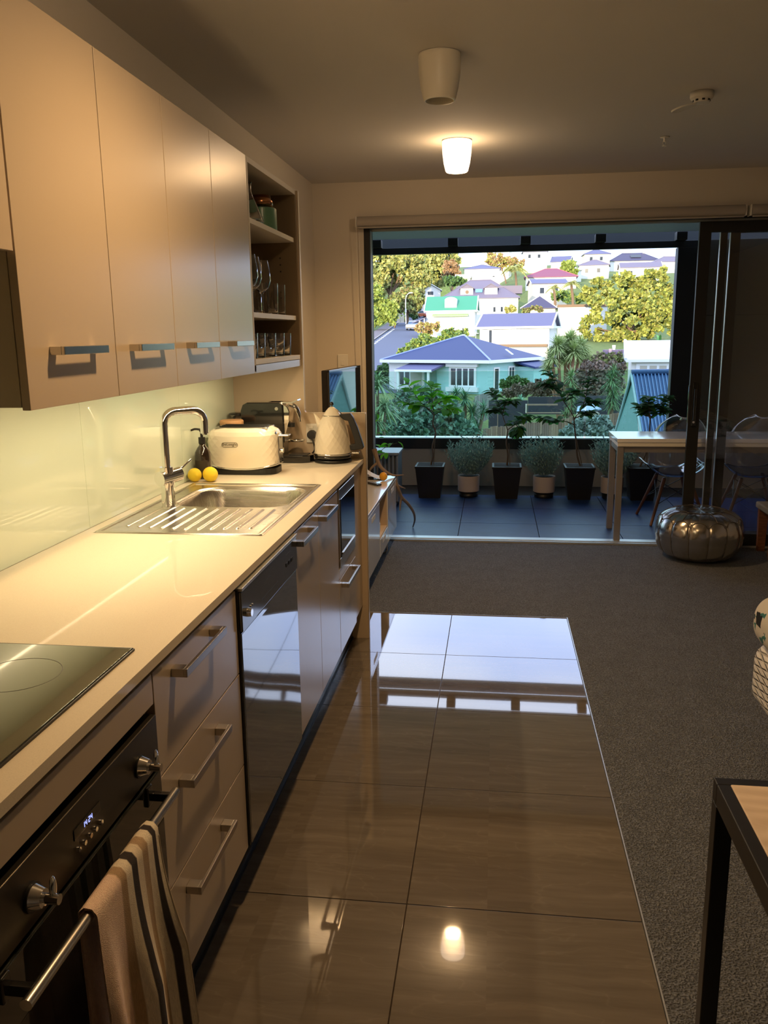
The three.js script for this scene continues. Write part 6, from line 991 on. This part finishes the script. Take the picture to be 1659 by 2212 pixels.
{ // more pale houses stacked up the hill
  const hs = [[1150, 644, 158, 6.2, 3.6, 0.9, H.cream, 'long pale house below the dark red roof', ''], [1180, 612, 205, 8, 4, 1.3, H.white, 'white house between dark red roof and low palm', 'hip'], [1250, 600, 215, 7, 4, 1.4, H.white, 'white villa above the big tree crown', 'hip'], [1262, 572, 250, 7, 4, 1.4, H.cream, 'cream villa beside the hilltop lilac roof', 'hip'], [1340, 606, 205, 9, 4, 1.3, H.white, 'white terrace behind the top of the big tree', ''], [1415, 596, 235, 9, 5, 1.5, H.white, 'white house right of the slate hilltop roof', 'hip'], [1130, 566, 262, 7, 4, 1.4, H.white, 'white hilltop house behind the feathery palm', 'hip'], [1040, 566, 255, 8, 5, 1.2, H.white, 'white house peeping over the cube house', '']];
  for (const [px, py, d, w, h, rh, wall, label, kind] of hs) { const p = at(px, py, d); p.y = Math.min(p.y, ground(p.x, p.z)) ; const top = at(px, py, d).y + h * 0.72 - p.y; house('house', label, { p, turn: rnd(-0.15, 0.15), w, d: 6, h: top, rh, hip: kind === 'hip', ov: 0.3, wall, roof: [H.greyRoof, H.cream, H.lilac][Math.floor(rnd(0, 2.99))], gutter: false, win: [[w * 0.2, w * 0.2 + 0.9, top - 1.8, top - 0.8], [w * 0.6, w * 0.6 + 0.9, top - 1.8, top - 0.8]] }); }
}
{ // white building at the right, blue corrugated roof in front
  const p = at(1362, 830, 44); p.y = ground(p.x, p.z); const h = at(1362, 776, 44).y - p.y;
  const g = house('garden_house', 'white garden building with row of square windows', { p, turn: -0.12, w: 6, d: 5, h, rh: 0.9, ov: 0.3, roof: H.trim, gutter: false, win: [[0.35, 1.75, at(1370, 801, 44).y - p.y, at(1370, 790, 44).y - p.y, 3]], pane: H.curtain });
  const s = thing('shed', 'steep A-frame shed with ribbed blue metal roof', 'shed', [0, 0, 0]); s.position.copy(at(1364, 808, 17)); const o0 = s.position.clone();
  const A = V(0, 0, 0), A2 = at(1480, 806, 17).sub(o0), B = at(1387, 945, 15.4).sub(o0), B2 = at(1500, 945, 15.4).sub(o0), Lf = at(1326, 945, 17.2).sub(o0);
  mesh('roof_sheet', quadSlab(A, B, B2, A2, 0.05), S(lin(0.035, 0.1, 0.26), { roughness: 0.45 }), s);
  for (let i = 0; i < 15; i++) { const t = (i + 0.5) / 15; mesh('roof_rib', bar(A.clone().lerp(A2, t).add(V(0, 0.015, 0.02)), B.clone().lerp(B2, t).add(V(0, 0.015, 0.02)), 0.014, 0.014, 6), S(lin(0.1, 0.19, 0.38), { roughness: 0.4 }), s); }
  mesh('ridge_cap', bar(A.clone().add(V(0, 0.03, 0)), A2.clone().add(V(0, 0.03, 0)), 0.06), S(lin(0.04, 0.1, 0.24), { roughness: 0.45 }), s);
  mesh('gable_wall', tri([[A.clone().add(V(0.03, -0.1, -0.05)), Lf, B.clone().add(V(-0.05, 0, 0))]]), S(lin(0.12, 0.27, 0.24), { roughness: 0.7, side: THREE.DoubleSide }), s);
  mesh('gable_soffit', [quadSlab(A, Lf, Lf.clone().add(V(0.22, 0, -0.1)), A.clone().add(V(0.02, -0.3, -0.05)), 0.03)], S(lin(0.03, 0.06, 0.05), { roughness: 0.7, side: THREE.DoubleSide }), s);
  mesh('barge_board', [bar(A, Lf, 0.028, 0.028, 6), bar(A, B, 0.028, 0.028, 6)], S(lin(0.3, 0.45, 0.44), { roughness: 0.5 }), s);
  mesh('corner_post', [bar(at(1367, 870, 16.8).sub(o0), at(1367, 945, 16.8).sub(o0), 0.03, 0.03, 6), bar(at(1376, 880, 16.6).sub(o0), at(1376, 945, 16.6).sub(o0), 0.025, 0.025, 6)], H.trim, s);
  const b = thing('outbuilding', 'small mauve outbuilding with white flue under the big tree', 'shed', [0, 0, 0]); const q = gp(1308, 78); b.position.copy(q); const yt = at(1308, 756, 78).y - q.y;
  mesh('walls', bx(0, 1.8, -0.5, yt, -1.5, 0), S(lin(0.16, 0.12, 0.2), { roughness: 0.8 }), b); mesh('door', bx(0.35, 0.6, 0, yt + 0.1, 0, 0.05), S(lin(0.4, 0.28, 0.35)), b); mesh('flue', cyl(0.12, 0.16, 0.4, 0.85, yt, -0.5, 14), H.trim, b);
}
// ---------------------------------------------------------------- cars, lamp, fences and garden boards
function car(label, px, py, d, col, turn) {
  const p = at(px, py, d); let tb = 0, bd = 1e9; roadP.forEach((q, i) => { const e = Math.hypot(q.x - p.x, q.z - p.z); if (e < bd) { bd = e; tb = i; } }); p.y = roadP[tb].y + 0.03;
  const o = thing('car', label, 'car', [p.x, p.y, p.z], 'cars on the street'); o.rotation.y = turn; const m = P(col, { roughness: 0.3, clearcoat: 1 });
  mesh('body', [extrude([[-2.05, 0.3], [2.05, 0.3], [2.1, 0.6], [1.95, 0.78], [1.0, 0.92], [-1.9, 0.95], [-2.1, 0.75]], 1.6, 0.06).translate(0, 0, -0.8).rotateY(-Math.PI / 2)], m, o);
  mesh('roof', extrude([[0.45, 1.36], [-1.2, 1.4], [-1.2, 1.45], [0.4, 1.43]], 1.24, 0.05).translate(0, 0, -0.62).rotateY(-Math.PI / 2), m, o);
  mesh('windows', extrude([[1.0, 0.92], [-1.8, 0.95], [-1.25, 1.38], [0.42, 1.36]], 1.32, 0.05).translate(0, 0, -0.66).rotateY(-Math.PI / 2), P(lin(0.05, 0.09, 0.16), { roughness: 0.05 }), o);
  for (const x of [-0.76, 0.76]) for (const z of [-1.3, 1.3]) mesh('wheel', new THREE.CylinderGeometry(0.31, 0.31, 0.2, 20).rotateZ(Math.PI / 2).translate(x, 0.31, z), M.black, o);
  for (const x of [-0.6, 0.6]) mesh('headlight', bx(x - 0.2, x + 0.2, 0.6, 0.74, 2.0, 2.12, 0.03), H.trim, o);
  mesh('bumper', bx(-0.8, 0.8, 0.3, 0.45, 2.05, 2.16, 0.03), M.black, o); mesh('number_plate', bx(-0.25, 0.25, 0.46, 0.56, 2.1, 2.14), H.trim, o);
}
car('silver blue car driving down the street', 893, 713, 140, lin(0.4, 0.45, 0.55), -0.12);
car('small red car parked near top of the street', 918, 674, 184, lin(0.5, 0.03, 0.02), 0.5);
{ const p = at(877, 694, 143); const o = thing('street_lamp', 'white curved street lamp beside the footpath', 'street lamp', [p.x, p.y, p.z]); const k = 150 / 1800;
  mesh('pole', [taper([V(0, -0.4, 0), V(-0.05, 2, 0), V(-0.03, 3.6, 0)], 0.1, 0.07, 12, 8), tube([V(-0.03, 3.55, 0), V(0.05, 4.0, 0), V(0.3, 4.4, 0), V(0.65, 4.58, 0)], 0.055, 16, 8)], H.trim, o); mesh('collar', cyl(0.13, 0.13, 0.5, -0.03, 1.5, 0, 12), H.trim, o); mesh('lamp_head', bx(0.55, 1.15, 4.54, 4.68, -0.12, 0.12, 0.05), H.trim, o); }
{ const p = at(853, 702, 142); const o = thing('letterbox_post', 'dark timber post on the grass verge', 'post', [p.x, p.y, p.z]); mesh('post', bx(-0.12, 0.12, -0.5, 2.2, -0.12, 0.12), H.brown, o); mesh('cap', bx(-0.16, 0.16, 2.2, 2.3, -0.16, 0.16), H.brown, o);
  const f = thing('verge_fence', 'short row of pale pickets on the bank', 'fence', [0, 0, 0]); const q = at(858, 690, 150); f.position.copy(q); for (let i = 0; i < 6; i++) mesh('picket', bx(i * 0.22, i * 0.22 + 0.14, -0.6, 0.5 + (i % 3) * 0.12, -0.05, 0.05), H.cream, f); }
{ // timber paling fence and black boards
  const tm = [S(lin(0.24, 0.15, 0.1), { roughness: 0.95 }), S(lin(0.3, 0.2, 0.13), { roughness: 0.95 }), S(lin(0.19, 0.12, 0.085), { roughness: 0.95 })], gm = [S(lin(0.22, 0.22, 0.2), { roughness: 0.95 }), S(lin(0.3, 0.28, 0.25), { roughness: 0.95 })];
  const paling = (label, A, B, h, n, mats) => { const o = thing('paling_fence', label, 'fence', [A.x, A.y, A.z]); const d = B.clone().sub(A), L = Math.hypot(d.x, d.z), ang = Math.atan2(-d.z, d.x), hA = h; o.rotation.y = ang; for (let i = 0; i < n; i++) { const x = L * i / n, y = d.y * i / n; mesh('paling', bx(x, x + L / n * 0.86, y - h - 0.6, y + rnd(-0.03, 0.04), 0, 0.03), mats[Math.floor(rnd(0, mats.length - 0.01))], o); } mesh('rail', [quadSlab(V(0, -0.2, -0.02), V(L, d.y - 0.2, -0.02), V(L, d.y - 0.2, -0.06), V(0, -0.2, -0.06), 0.08)], mats[0], o); };
  paling('low brown timber paling fence below the black garden boards', at(1043, 926, 31), at(1195, 906, 33), 0.6, 30, tm);
  paling('brown paling fence behind the silvery shrub', at(1195, 905, 33), at(1345, 892, 34), 0.6, 26, tm);
  paling('weathered grey picket fence beside the mint wall', at(1025, 856, 40), at(1075, 840, 46), 0.8, 14, gm);
  const o = thing('raised_bed', 'stepped black boarded garden beds with timber edging', 'garden bed', [0, 0, 0]); const bm = S(lin(0.035, 0.035, 0.045), { roughness: 0.8 });
  const brd = (x0, x1, y0, y1, d, m = bm, t = 0.12) => { const a = at(x0, y1, d), b = at(x1, y0, d); return bx(a.x, b.x, a.y, b.y, -d, -d - t); };
  mesh('board', brd(1055, 1140, 865, 925, 38), bm, o); mesh('board', brd(1140, 1262, 857, 895, 40), bm, o); mesh('board', brd(1245, 1350, 855, 905, 39.5), bm, o);
  mesh('timber_edge', [brd(1136, 1205, 873, 876, 37.8)], tm[1], o); mesh('timber_edge', [brd(1136, 1212, 891, 893, 37.8)], tm[1], o); mesh('timber_post', brd(1135, 1138, 873, 892, 37.7), H.cream, o); mesh('timber_post', brd(1074, 1076, 895, 925, 37.7), tm[1], o);
  const r = thing('low_shed_roof', 'small pale blue lean-to roof behind the paling fence', 'roof', [0, 0, 0]); r.position.copy(at(1245, 890, 36.5)); mesh('sheet', quadSlab(V(0, 0, 0), at(1300, 883, 36.5).sub(r.position), at(1276, 870, 38.5).sub(r.position), at(1248, 878, 38.5).sub(r.position), 0.05), S(lin(0.35, 0.45, 0.6), { roughness: 0.5 }), r); mesh('wall', bx(0.1, 1.0, -1.2, -0.08, -1.0, -0.2), H.cream, r);
}

renderer.render(scene, camera);
